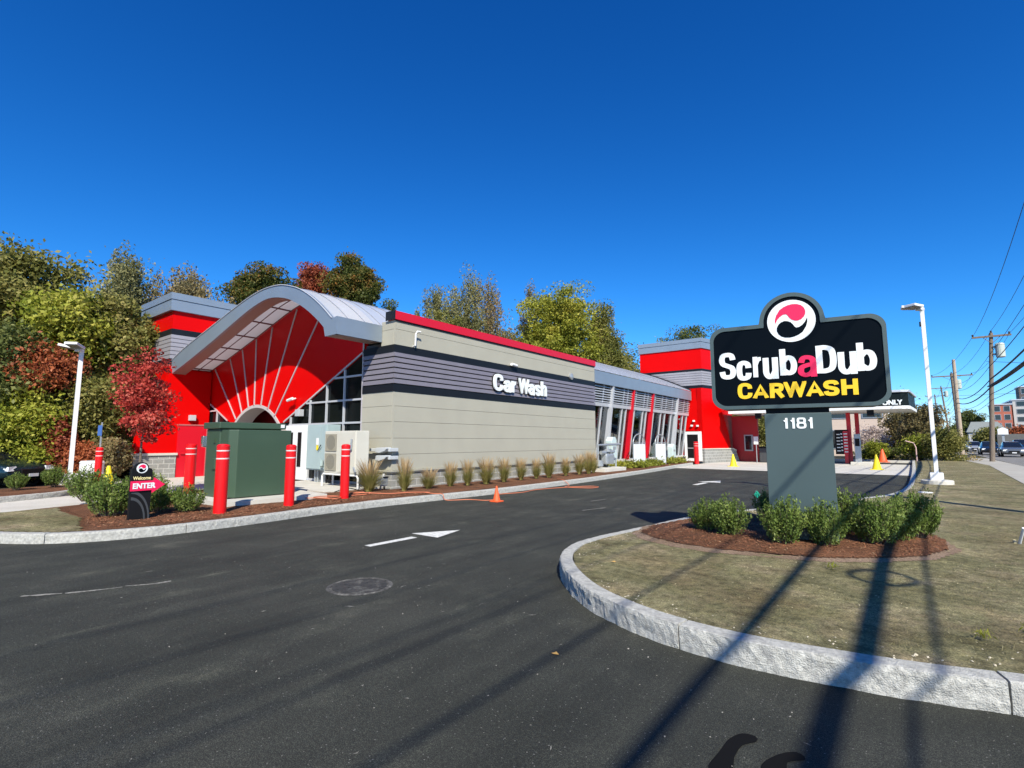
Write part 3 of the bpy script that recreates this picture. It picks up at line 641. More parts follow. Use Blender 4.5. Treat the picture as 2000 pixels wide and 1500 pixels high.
part('roof_flashing', MB().tube([(x, 36.68, T2(x) + .05) for x in xr2], .06, 6), BLACKP, B)
part('canopy_fascia', MB().box(-12.22, -12.1, 22.42, 36.74, 4.42, 5.05), ALU, B)
part('canopy_soffit', MB().box(-14.0, -12.22, 22.45, 36.7, 4.55, 4.60), SOF, B)

# long beige wall of stacked panels
core = MB().box(-13.55, WX - .05, 9.96, 22.38, .1, 4.55).box(-12.72, WX - .06, 9.96, 22.38, 4.55, 5.06).box(-12.5, WX - .07, 9.96, 22.38, 5.06, 5.3)
part('wall_core', core, DGREY, B)
wl = MB()
zs = [.68, 1.15, 1.63, 2.12, 2.59, 3.03]
for a, b in zip(zs[:-1], zs[1:]):
    wl.box(WX - .06, WX, 9.913, 22.4, a + .004, b - .004); wl.box(-13.60, WX - .06, 9.91, 9.95, a + .004, b - .004)
for a, b in ((4.45, 4.93), (4.93, 5.21)):
    wl.box(WX - .06, WX, 9.913, 22.4, a + .004, b - .004); wl.box(-12.74, WX - .06, 9.91, 9.95, a + .004, b - .004)
part('wall', wl, BEIGE, B, 'beige panelled wall', bevel=.004)
part('corner_trim', MB().box(-12.145, WX + .004, 9.905, 9.95, .68, 3.03), BEIGE, B); part('corner_trim', MB().box(-12.145, WX + .004, 9.905, 9.95, 4.45, 5.2), BEIGE, B)
rb = MB(); n = 6; h = (4.22 - 3.24) / n
for i in range(n):
    z0 = 3.24 + i * h
    rb.add([(WX - .02, 9.89, z0 + .03), (WX + .035, 9.89, z0 + .035), (WX + .012, 9.89, z0 + h), (WX - .02, 9.89, z0 + h), (WX - .02, 22.4, z0 + .03), (WX + .035, 22.4, z0 + .035), (WX + .012, 22.4, z0 + h), (WX - .02, 22.4, z0 + h)], [(0, 1, 2, 3), (7, 6, 5, 4), (0, 4, 5, 1), (1, 5, 6, 2), (2, 6, 7, 3)])
    rb.add([(-13.60, 9.93, z0 + .03), (-13.60, 9.875, z0 + .035), (-13.60, 9.898, z0 + h), (-13.60, 9.93, z0 + h), (WX + .01, 9.93, z0 + .03), (WX + .01, 9.875, z0 + .035), (WX + .01, 9.898, z0 + h), (WX + .01, 9.93, z0 + h)], [(0, 1, 2, 3), (7, 6, 5, 4), (0, 4, 5, 1), (1, 5, 6, 2), (2, 6, 7, 3)])
part('ribbed_band', rb, CORR, B)
for a, b in ((3.03, 3.24), (4.22, 4.45)):
    part('black_band', MB().box(WX - .05, WX + .02, 9.884, 22.402, a, b).box(-13.60, WX - .05, 9.886, 9.95, a, b), BLACKP, B)
part('coping', MB().box(WX - .3, WX + .06, 9.86, 22.42, 5.21, 5.48), REDD, B, bevel=.008)
part('coping', MB().box(-12.48, WX + .063, 9.84, 9.86, 5.205, 5.485), BLACKP, B, 'black end of the coping')
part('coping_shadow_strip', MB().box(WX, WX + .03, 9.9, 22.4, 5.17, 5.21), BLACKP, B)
part('stone_base', MB().box(WX - .1, WX + .03, 9.88, 22.4, .05, .60).box(-13.6, WX - .1, 9.88, 9.94, .05, .60), STONE, B)
part('stone_ledge', MB().box(WX - .1, WX + .07, 9.84, 22.41, .60, .645).box(-13.6, WX - .1, 9.84, 9.94, .60, .645), mat('slate_ledge', (.10, .10, .10), .6), B)
part('stone_ledge', MB().box(WX - .1, WX + .05, 9.86, 22.41, .645, .68).box(-13.6, WX - .1, 9.86, 9.94, .645, .68), BEIGE, B)
# raised CAR WASH letters on the ribbed band
let = MB(); back = MB()
boxes = [('C', 14.47, 15.03, 3.43, 4.05), ('a', 15.07, 15.51, 3.42, 3.86), ('r', 15.56, 15.86, 3.44, 3.86), ('W', 16.02, 16.72, 3.44, 4.02), ('a', 16.68, 17.10, 3.42, 3.86), ('s', 17.14, 17.52, 3.42, 3.86), ('h', 17.57, 17.99, 3.44, 4.03)]
# measured on the wall: the word spans Y 14.47 to 18.1
for c, a, b, z0, z1 in boxes: (stroke_letter(let, c, a, b, z0 - .03, z1 - .01, .155, fX(WX), .07, .12) if c != 'W' else put_glyph(let, c, a, b, z0 - .03, z1 - .01, fX(WX), .07, .12, .038)); (stroke_letter(back, c, a - .02, b + .02, z0 - .05, z1 + .01, .19, fX(WX), .035, .068) if c != 'W' else put_glyph(back, c, a - .02, b + .02, z0 - .05, z1 + .01, fX(WX), .035, .068, .045))
o1 = part('sign_lettering', let, LET_W, B, 'raised white letters reading Car Wash'); part('letter_backing', back, BLK, o1)
# small wall fittings
part('vent_pipe', MB().tube([(WX + .02, 10.62, 4.48), (WX + .12, 10.62, 4.50), (WX + .13, 10.62, 4.86), (WX + .16, 10.66, 4.95), (WX + .18, 10.78, 4.95)], .028, 8), WHITE, B)
cm_ = part('security_camera', MB().tube([(WX, 15.62, 4.5), (WX + .12, 15.66, 4.5)], .045, 10).tube([(WX + .12, 15.55, 4.5), (WX + .13, 15.85, 4.47)], .06, 12), WHITE, B); part('lens', MB().tube([(WX + .13, 15.85, 4.47), (WX + .132, 15.875, 4.468)], .05, 12), BLK, cm_)
part('alarm_bell', MB().tube([(WX, 20.1, 4.47), (WX + .08, 20.1, 4.47)], .15, 20).tube([(WX + .08, 20.1, 4.47), (WX + .12, 20.1, 4.47)], [.15, .06], 20), GALV, B)

# fan wall
xf = list(np.linspace(-24.95, -13.62, 46))
ac = (-20.5, .33); ar = 2.6
arch = [(ac[0] + ar * math.cos(a), ac[1] + ar * math.sin(a)) for a in np.linspace(R(46), R(134), 26)]
fan = [(x, CE(x) + .02) for x in xf] + [(-13.62, 4.36), (-18.30, 2.24)] + arch + [(-22.95, 2.40), (-24.95, 3.26)]
part('fan_wall', MB().prism(fan, fY(9.93), 0, -.15), RED, B, 'red fan-shaped wall over the arched entrance')
ribs = MB()
def rib(a, b, wd=.027):
    ax, az = a; bx, bz = b; d = Vector((bx - ax, bz - az)).normalized(); n = Vector((-d.y, d.x)) * wd
    ribs.prism([(ax + n.x, az + n.y), (bx + n.x, bz + n.y), (bx - n.x, bz - n.y), (ax - n.x, az - n.y)], fY(9.93), .0, .03)
for a, b in [((-24.47, 4.74), (-22.18, 2.44)), ((-23.03, 5.06), (-21.68, 2.70)), ((-21.95, 5.34), (-21.13, 2.88)), ((-20.78, 5.66), (-20.66, 2.93)), ((-19.53, 5.98), (-20.12, 2.91)), ((-17.77, 6.42), (-19.56, 2.74)), ((-15.9, 6.3), (-19.03, 2.46)), ((-24.93, 3.27), (-22.95, 2.40)), ((-13.62, 4.38), (-18.34, 2.24)), ((-24.93, 4.75), (-24.93, .1)), ((-13.63, 4.9), (-13.63, .25))]: rib(a, b)
o1 = part('radiating_strips', ribs, STRIP, B)
rv = MB(); aa = np.linspace(0, R(180), 40)
ins = [(ac[0] + (ar - .07) * math.cos(a), max(.02, ac[1] + (ar - .07) * math.sin(a))) for a in aa]; out = [(ac[0] + (ar + .05) * math.cos(a), max(.02, ac[1] + (ar + .05) * math.sin(a))) for a in aa]
rv.prism(ins + out[::-1], fY(9.90), .0, -.65)
part('arch_reveal', rv, mat('arch_grey', (.50, .47, .46), .5), B)
part('tunnel_lining', MB().box(-24.4, -17.3, 11.6, 11.7, 0, 3.8).box(-24.5, -24.4, 10.1, 11.7, 0, 3.8).box(-17.3, -17.2, 10.1, 11.7, 0, 3.8), mat('shaded_red_lining', (.22, .008, .012), .5), B)  # shade inside the arch is put into the lining's darker red
# spandrel glazing right and left of the arch
part('spandrel_glazing', MB().prism([(-18.0, .2), (-18.0, 2.36), (-13.63, 4.34), (-13.63, .2)], fY(9.97), 0, -.05), SPAN, B)
part('spandrel_glazing', MB().prism([(-24.9, .1), (-24.9, 3.2), (-23.0, 2.36), (-23.0, .1)], fY(9.97), 0, -.05), SPAN, B)
mu = MB()
dz = lambda x: 2.24 + (x + 18.30) * (4.36 - 2.24) / (18.30 - 13.62)
for x in (-17.86, -16.6, -15.6, -14.6): mu.box(x - .03, x + .03, 9.90, 9.96, .2, dz(x) - .03)
for z in (1.34, 2.13, 2.87, 3.64):
    x0 = max(-18.0, -18.30 + (z - 2.24) / (4.36 - 2.24) * (18.30 - 13.62)); mu.box(x0 + .05, -13.6, 9.905, 9.965, z - .03, z + .03)
mu.box(-18.0, -13.6, 9.905, 9.965, .2, .27)
part('window_mullions', mu, ALUL, B); mu = MB()
for z in (2.87, 2.1): mu.box(-24.9, -24.0 if z > 2.5 else -22.9, 9.905, 9.965, z - .03, z + .03)
mu.box(-24.03, -23.97, 9.90, 9.96, .1, 2.84)
part('window_mullions', mu, ALUL, B)
# white service door
dr = part('door', MB().box(-18.0, -16.62, 9.84, 9.90, .2, 2.10), WHITE, B, 'white framed service door', bevel=.006)
part('door_glass', MB().box(-17.15, -16.93, 9.82, 9.84, .65, 1.85), BLK, dr); part('door_glass', MB().box(-17.75, -17.5, 9.82, 9.84, .65, 1.85), BLK, dr)
part('handle', MB().box(-17.33, -17.29, 9.76, 9.84, .95, 1.35), DGREY, dr)
part('wall_lamp', MB().box(-17.28, -17.0, 9.74, 9.93, 2.42, 2.66), ALUL, B, bevel=.01)
part('security_camera', MB().tube([(-17.55, 9.90, 3.08), (-17.5, 9.72, 3.02)], .03, 8).tube([(-17.75, 9.7, 3.0), (-17.4, 9.7, 3.06)], .05, 10), WHITE, B)

# towers ------------------------------------------------------
def offp(P, d):
    n = len(P); out = []
    for i in range(n):
        a = Vector(P[i - 1]); b = Vector(P[i]); c = Vector(P[(i + 1) % n]); e1 = (b - a).normalized(); e2 = (c - b).normalized()
        n1 = Vector((e1.y, -e1.x)); n2 = Vector((e2.y, -e2.x)); k = (n1 + n2); k = k / max(.3, k.dot(n1)); out.append(tuple(b + k * d))
    return out
fZ = lambda a, b, d: (a, b, d)
def tower(P, cz0, cz1, r0, r1, b1, c0, b2, ins):
    t = part('tower_cornice', MB().prism(P, fZ, cz0, cz0 + (cz1 - cz0) * .6).prism(offp(P, .03), fZ, cz0 + (cz1 - cz0) * .6 + .02, cz1).prism(offp(P, -.04), fZ, cz0 + (cz1 - cz0) * .58, cz0 + (cz1 - cz0) * .62), ALU, B)
    q = offp(P, -ins); part('tower_wall', MB().prism(q, fZ, r0, cz0 + .02), RED, B); part('tower_wall', MB().prism(q, fZ, 0, b2), RED, B)
    part('black_band', MB().prism(offp(P, -ins + .02), fZ, b1, r0), BLACKP, B); part('black_band', MB().prism(offp(P, -ins + .02), fZ, b2, c0), BLACKP, B)
    rb = MB().prism(offp(P, -ins - .03), fZ, c0, b1); n = 6; h = (b1 - c0) / n
    for i in range(n): rb.prism(offp(P, -ins + .02), fZ, c0 + i * h + .03, c0 + (i + 1) * h)
    part('ribbed_band', rb, mat('light_ribbed_metal', (.36, .345, .37), .45, metal=.2, var=.05, vscale=2), B)
tower([(-28.4, 8.1), (-24.7, 8.1), (-24.7, 13.2), (-28.4, 13.2)], 7.15, 7.92, 6.37, 0, 6.11, 5.04, 4.80, .14)
wing = [(9.89, .98), (9.89, 4.6), (8.22, 4.6)] + [(8.22 - 1.03 * s * s * (3 - 2 * s), 4.6 - 3.2 * s) for s in np.linspace(.1, 1, 10)] + [(7.19, .98)]
part('wing_wall', MB().prism(wing, fX(-24.7), 0, -.3), RED, B, 'red flared wing wall left of the canopy')
part('stone_base', MB().prism([(7.14, -.1), (8.66, -.1), (8.66, .95), (7.14, .95)], fX(-24.68), .06, -.3), STONE, B)
part('stone_ledge', MB().prism([(7.05, .95), (8.69, .95), (8.69, 1.04), (7.05, 1.04)], fX(-24.68), .12, -.3), CONC, B)
d2 = part('door', MB().box(-24.71, -24.66, 8.68, 9.80, -.02, 2.20), REDD, B, 'flush red door'); part('handle', MB().tube([(-24.6, 8.8, 1.02), (-24.6, 8.98, 1.02)], .02, 6), REDD, d2)
part('door_frame', MB().box(-24.70, -24.64, 9.80, 9.88, 0, 2.25).box(-24.70, -24.64, 8.64, 9.88, 2.20, 2.26), mat('red_grey_frame', (.45, .12, .12), .4), B)
part('wall_lamp', MB().box(-24.70, -24.52, 9.05, 9.30, 2.42, 2.66), ALUL, B, bevel=.01)
TRP = [(-16.05, 36.8), (-11.30, 36.8), (-10.78, 38.75), (-10.78, 42.5), (-16.05, 42.5)]
tower(TRP, 8.16, 8.90, 6.68, 0, 6.51, 5.48, 5.30, .08)
ka = R(15); kd = Vector((math.sin(ka), math.cos(ka)))
fK = lambda s, z, d: (-11.42 + kd.x * s + math.cos(ka) * d, 36.74 + kd.y * s - math.sin(ka) * d, z)
flare = [(0, .95), (0, 5.28), (2.05, 5.28), (2.12, 4.95), (2.26, 4.55), (2.48, 3.95), (2.75, 3.3), (3.05, 2.7), (3.35, 2.1), (3.50, 1.6), (3.55, .95)]
part('wing_wall', MB().prism(flare, fK, .02, -.35), RED, B, 'red flared wing wall at the far end')
part('stone_base', MB().prism([(-.0, .0), (0, .95), (3.7, .95), (4.15, .85), (4.6, 0)], fK, .10, -.4), STONE, B)
part('stone_ledge', MB().prism([(-.03, .95), (-.03, 1.02), (3.72, 1.02), (4.2, .88), (4.17, .83), (3.7, .95)], fK, .14, -.4), CONC, B)
part('tower_wall', MB().prism([(-13.0, .4), (-12.45, 4.4), (-11.36, 4.4), (-11.36, 2.25), (-12.75, 2.25), (-12.75, .4)], fY(36.86), .02, -.1), RED, B)
d3 = part('door', MB().box(-12.72, -11.5, 36.72, 36.80, .05, 2.2), WHITE, B, 'far door with white frame and dark glass', bevel=.01); part('door_glass', MB().box(-12.5, -11.75, 36.70, 36.72, .35, 2.0), BLK, d3); part('handle', MB().box(-12.5, -11.75, 36.69, 36.70, 1.02, 1.06), ALUL, d3)
for x, z in ((-12.15, 2.62), (-11.75, 2.6), (-12.0, 2.95)): part('wall_lamp', MB().box(x - .07, x + .07, 36.66, 36.80, z - .06, z + .06), WHITE, B, bevel=.01)
part('rear_wall', MB().box(-10.6, -8.8, 41.2, 41.5, 0, 3.4), mat('shaded_red_panel', (.42, .006, .01), .45), B); w_ = part('window', MB().box(-9.75, -9.15, 41.12, 41.2, .8, 2.0), GALV, B); part('pane', MB().box(-9.66, -9.24, 41.10, 41.12, .9, 1.92), CARGL, w_)  # rear wall's darker red has the pay canopy's shade painted in
# glazed side between long wall and far tower
GXz = lambda z: -12.34 - (4.14 - z) * .144
def lean(y0, y1, z0, z1, d0, d1):
    return [(GXz(z0) + d0, y0, z0), (GXz(z0) + d1, y0, z0), (GXz(z0) + d1, y1, z0), (GXz(z0) + d0, y1, z0), (GXz(z1) + d0, y0, z1), (GXz(z1) + d1, y0, z1), (GXz(z1) + d1, y1, z1), (GXz(z1) + d0, y1, z1)]
BF = [(3, 2, 1, 0), (4, 5, 6, 7), (0, 1, 5, 4), (1, 2, 6, 5), (2, 3, 7, 6), (3, 0, 4, 7)]
part('glazing', MB().add(lean(22.42, 36.78, .5, 3.35, -.02, 0), BF), GLASS, B)
mu = MB()
ys = [22.6, 23.7, 24.9, 26.1, 26.6, 27.7, 28.9, 29.4, 30.5, 31.7, 32.4, 33.5, 34.6, 35.7, 36.5]
for y in ys: mu.add(lean(y - .035, y + .035, .5, 4.4, .001, .07), BF)
mu.add(lean(22.42, 36.78, 3.32, 3.50, .002, .09), BF); mu.add(lean(22.42, 36.78, .46, .54, .002, .09), BF)
part('window_mullions', mu, ALUL, B)
lv = MB()
for i in range(7):
    z = 3.56 + i * .125; lv.add([(GXz(z) + .02, 22.42, z + .03), (GXz(z) + .10, 22.42, z - .02), (GXz(z) + .10, 36.78, z - .02), (GXz(z) + .02, 36.78, z + .03), (GXz(z) + .02, 22.42, z + .045), (GXz(z) + .10, 22.42, z + .01), (GXz(z) + .10, 36.78, z + .01), (GXz(z) + .02, 36.78, z + .045)], BF)
part('louvres', lv, ALUL, B); part('louvre_backing', MB().add(lean(22.42, 36.78, 3.5, 4.5, -.12, -.1), BF), DGREY, B)
for y in (24.55, 34.2):
    part('canopy_fin', MB().prism([(-12.95, .5), (-12.55, .5), (-12.12, 4.42), (-12.32, 4.42), (-12.62, 3.75)], fY(y), -.06, .06).prism([(-12.95, .5), (-12.62, .5), (-12.25, 3.9), (-12.5, 3.7)], fY(y), -.061, -.059), ALUL, B, 'grey tapered fin')
for y in (27.2, 30.0): part('canopy_fin', MB().prism([(-12.95, .5), (-12.62, .5), (-12.12, 4.42), (-12.28, 4.42)], fY(y), -.05, .09), REDD, B, 'narrow red fin')
part('sill_wall', MB().box(-13.1, -12.72, 22.42, 36.78, .05, .42), STONE, B); part('sill', MB().box(-13.1, -12.62, 22.42, 36.78, .42, .48), CONC, B)
INT = mat('interior_grey', (.16, .17, .18), .7, var=.3, vscale=1.2)
part('interior_wall', MB().box(-18.2, -18.1, 22.4, 36.75, 0, 5).box(-18.1, -12.9, 22.41, 22.43, 0, 3.6).box(-18.1, -13.15, 22.45, 36.75, .02, .10).box(-18.1, -12.6, 22.45, 36.75, 4.6, 4.66), INT, B)
WFR = STRIP; WBR = mat('dark_red_brush', (.25, .01, .015), .8, var=.4, vscale=8); WMA = mat('machine_yellow', (.45, .33, .04), .5)
for i in range(7):
    y = 23.6 + i * 1.9; part('wash_frame', MB().box(-14.6, -14.3, y, y + .35, .1, 2.9).box(-17.0, -14.3, y, y + .3, 2.7, 3.0), WFR, B)
    part('wash_brush', MB().lathe([(.1, 0), (.42, .3), (.45, 1.5), (.1, 1.9)], (-15.2, y + .9, .3), 10), WBR, B)
    part('wash_machine', MB().box(-14.2, -14.0, y + .5, y + .7, .1, 1.1).box(-14.3, -13.9, y + .45, y + .8, .8, 1.3), WMA if i == 1 else INT, B)
part('light_leak_block', MB().box(-24.3, -13.7, 12.0, 22.38, 0, 4.4), DGREY, B)  # unseen filler block, added to stop light leaking through the building
# ============================================================ PYLON SIGN
sa = R(8); sg = Vector((-1.59, 7.9)); sd = Vector((math.cos(sa), math.sin(sa))); sn = Vector((math.sin(sa), -math.cos(sa)))
fS = lambda s, z, d: (sg.x + sd.x * s + sn.x * d, sg.y + sd.y * s + sn.y * d, z)
PS = thing('pylon_sign', 'tall roadside pylon sign with a black face reading ScrubaDub Carwash on a slate pillar', 'sign', (-1.2, 8.1, .17))
part('pillar', MB().prism([(0, .1), (.805, .1), (.805, 1.93), (0, 1.93)], fS, 0, -.32), SIGNG, PS, bevel=.006)
part('pillar_neck', MB().prism([(.02, 1.93), (.785, 1.93), (.785, 2.02), (.02, 2.02)], fS, -.03, -.29), BLK, PS)
nb = MB()
for c, a, b, z0, z1 in [('1', .225, .285, 1.718, 1.864), ('1', .310, .370, 1.718, 1.864), ('8', .395, .504, 1.716, 1.866), ('1', .522, .582, 1.718, 1.866)]: stroke_letter(nb, c, a, b, z0, z1, .030, fS, .002, .010)
part('house_number', nb, LET_W, PS, 'white numerals 1181')
def outline(x0, x1, z0, z1, r, cx, cz, cr, sh, bow=.03):
    P = []
    def arc(x, z, a0, a1, n=8): return [(x + r * math.cos(R(a0 + (a1 - a0) * k / n)), z + r * math.sin(R(a0 + (a1 - a0) * k / n))) for k in range(n + 1)]
    P += arc(x0 + r, z0 + r, 180, 270) + arc(x1 - r, z0 + r, 270, 360) + arc(x1 - r, z1 - r, 0, 90)
    a0 = math.asin(max(-1, min(1, (z1 - cz) / cr)))
    P += [(cx + math.cos(a0) * cr + sh, z1)] + [(cx + cr * math.cos(a), cz + cr * math.sin(a)) for a in np.linspace(a0 + .12, math.pi - a0 - .12, 30)] + [(cx - math.cos(a0) * cr - sh, z1)]
    P += arc(x0 + r, z1 - r, 90, 180)
    zm = (z0 + z1) / 2
    return [(x + (bow * (1 - ((z - zm) / (z1 - z0) * 2) ** 2) * (1 if x > cx else -1) if abs(x - (x0 + x1) / 2) > (x1 - x0) * .3 else 0), z) for x, z in P]
po = outline(-.66, 1.455, 2.0, 3.205, .17, .40, 3.215, .40, .01)
pi_ = outline(-.613, 1.408, 2.05, 3.15, .145, .40, 3.215, .345, .01)
part('sign_cabinet', MB().prism(po, fS, .02, -.34), SIGNG, PS)
# raised rim
rim = MB(); n = len(po)
vs = [fS(a, b, .045) for a, b in po] + [fS(a, b, .045) for a, b in pi_] + [fS(a, b, .02) for a, b in po] + [fS(a, b, .02) for a, b in pi_]
fs = []
for i in range(n): j = (i + 1) % n; fs += [(i, j, n + j, n + i), (2 * n + i, 2 * n + j, j, i), (n + i, n + j, 3 * n + j, 3 * n + i)]
rim.add(vs, fs); part('sign_rim', rim, SIGNG, PS)
part('sign_face', MB().prism(pi_, fS, .022, .028), SIGNF, PS)
lb = MB(); lp = MB(); ly = MB()
for c, a, b, z0, z1 in [('S', -.559, -.335, 2.44, 2.832), ('c', -.33, -.132, 2.41, 2.698), ('r', -.11, .012, 2.45, 2.742), ('u', .018, .211, 2.415, 2.717), ('b', .231, .442, 2.455, 2.824), ('D', .67, .906, 2.455, 2.832), ('u', .917, 1.128, 2.424, 2.723), ('b', 1.13, 1.345, 2.457, 2.829)]:
    stroke_letter(lb, c, a, b, z0, z1, .076 if c != 'r' else .062, fS, .028, .040)
stroke_letter(lp, 'a', .447, .672, 2.416, 2.713, .074, fS, .028, .043, 1.35)
for c, a, b, z0, z1 in [('C', -.327, -.134, 2.146, 2.375), ('A', -.126, .07, 2.146, 2.35), ('R', .088, .261, 2.146, 2.353), ('W', .262, .539, 2.143, 2.360), ('A', .532, .732, 2.148, 2.359), ('S', .732, .913, 2.146, 2.356), ('H', .935, 1.122, 2.150, 2.360)]:
    (stroke_letter(ly, c, a, b, z0, z1, .058, fS, .028, .040) if c != 'W' else put_glyph(ly, c, a, b, z0, z1, fS, .028, .040, .048))
part('sign_lettering', lb, LET_W, PS, 'white letters of Scrub Dub'); part('sign_lettering', lp, PINK, PS, 'red letter a'); part('sign_lettering', ly, LET_Y, PS, 'yellow word CARWASH')
logo(PS, fS, .40, 3.213, .297, .028, .012)

# ============================================================ ENTER SIGN
EN = thing('enter_sign', 'small black entrance sign with a magenta ENTER arrow standing among shrubs', 'sign', (-10.85, 3.3, .18))
fE = lambda a, b, d: (-10.82 + d, a, b)
ep = [(3.14, .15), (3.45, .15), (3.45, 1.0), (3.45, 1.03), (3.42, 1.06), (3.385, 1.07)] + [(3.285 + .105 * math.cos(a), 1.065 + .105 * math.sin(a)) for a in np.linspace(.05, math.pi - .05, 20)] + [(3.185, 1.07), (3.14, 1.06)]
part('sign_body', MB().prism(ep, fE, 0, -.10), BLK, EN)
sw = MB()
for k, rr in enumerate((.30, .235)):
    A = np.linspace(R(0), R(90), 14); sw.prism([(3.15 + rr * math.cos(a) * .98, .17 + rr * 1.7 * math.sin(a)) for a in A] + [(3.15 + (rr - .03) * math.cos(a), .17 + (rr - .03) * 1.7 * math.sin(a)) for a in A[::-1]], fE, .001, .004 + .001 * k)
part('grey_swoosh', sw, DGREY, EN)
part('arrow_panel', MB().prism([(3.125, .675), (3.45, .675), (3.45, .625), (3.65, .765), (3.47, .90), (3.47, .845), (3.125, .845)], fE, .006, .03), PINK, EN, 'magenta arrow panel')
te = MB(); put_text(te, 'ENTER', 3.155, 3.50, .712, .808, fE, .03, .036, .05); part('sign_lettering', te, LET_W, EN, 'white word ENTER')
te = MB(); put_text(te, 'Welcome', 3.16, 3.43, .865, .925, fE, .002, .007, .03); part('sign_lettering', te, mat('pale_yellow', (.85, .75, .35), .4), EN, 'yellow word Welcome')
logo(EN, fE, 3.285, 1.065, .085, .002, .005)

# ============================================================ BOLLARDS
def bollard(loc, h, r, label, name='bollard', grp='red bollards with white stripes'):
    t = thing(name, label, 'bollard', loc, grp)
    part('post', MB().lathe([(r, -.05), (r, h - .07), (r * 1.02, h - .068), (r * 1.02, h - .04), (r * .85, h - .012), (r * .4, h)], loc, 24), mat('red_bollard_plastic', (.74, .004, .006), .35, var=.04, vscale=3), t, smooth=False)
    for z in (.13, .28): part('stripe', MB().lathe([(r * 1.008, h - z - .012), (r * 1.016, h - z - .009), (r * 1.016, h - z + .009), (r * 1.008, h - z + .012)], loc, 24), mat('pinkish_white_band', (.70, .58, .57), .5), t)
    return t
bollard((-10.53, 4.51, .15), 1.34, .115, 'red striped bollard nearest the camera before the green transformer left side')
bollard((-10.57, 5.92, .15), 1.32, .105, 'red striped bollard before the right end of the green transformer')
bollard((-10.8, 7.44, .15), 1.32, .105, 'red striped bollard in front of the cream air conditioner')
bollard((-15.6, 5.85, .05), 1.42, .13, 'red striped bollard beside the stainless pedestal left of the transformer')
bs = bollard((-21.15, 5.19, .12), 1.22, .10, 'red striped bollard carrying a blue parking sign, far left')
part('sign_post', MB().box(-21.17, -21.13, 5.17, 5.21, 1.3, 2.16), GALV, bs); part('sign_plate', MB().prism([(-.09, 1.72), (.05, 1.72), (.05, 2.06), (-.09, 2.06)], lambda a, b, d: (-21.15 + a * .8 + d, 5.19 + a * .6 - d, b), .03, .035), mat('blue_sign', (.05, .12, .35), .4), bs)
bollard((-11.12, 34.3, .1), 1.4, .15, 'far red bollard before the door of the far tower')

# ============================================================ TRANSFORMER
TF = thing('transformer_cabinet', 'big dark green electrical transformer cabinet on a concrete pad behind red bollards', 'transformer', (-12.7, 6, .27))
part('tank', MB().box(-13.2, -12.5, 5.26, 6.72, .27, 1.83), TRANSG, TF, bevel=.02)
part('lid', MB().box(-13.26, -12.40, 5.20, 6.78, 1.83, 1.98), TRANSG, TF, bevel=.02)
part('door', MB().prism([(-12.5, 5.28), (-12.1, 5.28), (-11.95, 5.42), (-11.95, 6.68), (-12.5, 6.68)], lambda a, b, d: (a, b, d), .285, 1.80), TRANSG, TF, bevel=.015)
part('base_strip', MB().box(-13.45, -12.0, 5.3, 6.65, .265, .29), BLK, TF)
part('hinge', MB().box(-12.8, -12.68, 5.23, 5.262, 1.5, 1.62), TRANSG, TF)
part('sticker', MB().box(-12.399, -12.395, 6.64, 6.74, 1.87, 1.95), WHITE, TF)
part('padlock_box', MB().box(-12.75, -12.6, 5.22, 5.262, .9, 1.15), TRANSG, TF, bevel=.01)

# stainless pedestal with two horizontal cylinders
PD = thing('stainless_pedestal', 'curved stainless steel pedestal with two grey cylinders beside the leftmost near bollard', 'pedestal', (-15.2, 6.35, .1))
STEEL = mat('stainless_steel', (.50, .50, .50), .22, metal=.9)
part('column', MB().prism([(-.14, .1), (.1, .1), (.1, 1.5), (.04, 1.62), (-.06, 1.68), (-.3, 1.68), (-.3, 1.40), (-.14, 1.36)], lambda a, b, d: (-15.3 + d, 6.25 + a, b), .0, .14), STEEL, PD, bevel=.02)
for z in (1.32, .98): part('cylinder', MB().tube([(-15.15, 6.35, z), (-15.15, 6.75, z)], .10, 16), GALV, PD, smooth=False)

# electrical cabinet
EC = thing('electrical_cabinet', 'tall pale blue-grey electrical cabinet beside the white service door', 'electrical cabinet', (-15.1, 9.5, .2))
CABB = mat('pale_blue_grey_paint', (.36, .46, .47), .45, var=.05, vscale=2)
part('housing', MB().box(-15.68, -14.55, 9.32, 9.80, .62, 2.07), CABB, EC, bevel=.01)
part('door', MB().box(-15.64, -14.86, 9.29, 9.32, .66, 2.03), CABB, EC, bevel=.006); part('door', MB().box(-14.84, -14.58, 9.295, 9.32, .66, 2.03), CABB, EC, bevel=.006)
part('notice', MB().box(-15.10, -14.96, 9.282, 9.289, 1.42, 1.64), WHITE, EC); part('notice', MB().box(-15.08, -14.97, 9.282, 9.289, 1.25, 1.41), YEL, EC)
part('handle', MB().tube([(-14.94, 9.25, 1.24), (-14.74, 9.23, 1.42)], .015, 6), BLK, EC)
part('conduit', MB().tube([(-14.7, 9.3, .75), (-14.62, 9.2, .8), (-14.62, 9.2, .95)], .06, 10), CABB, EC)
for x in (-15.5, -15.35, -14.85, -14.7): part('conduit', MB().tube([(x, 9.55, .2), (x, 9.55, .63)], .035, 8), GALV if x < -15.2 else BLK, EC)
part('panel_sheet', MB().box(-15.6, -15.0, 9.6, 9.63, .2, .62), GALV, EC)

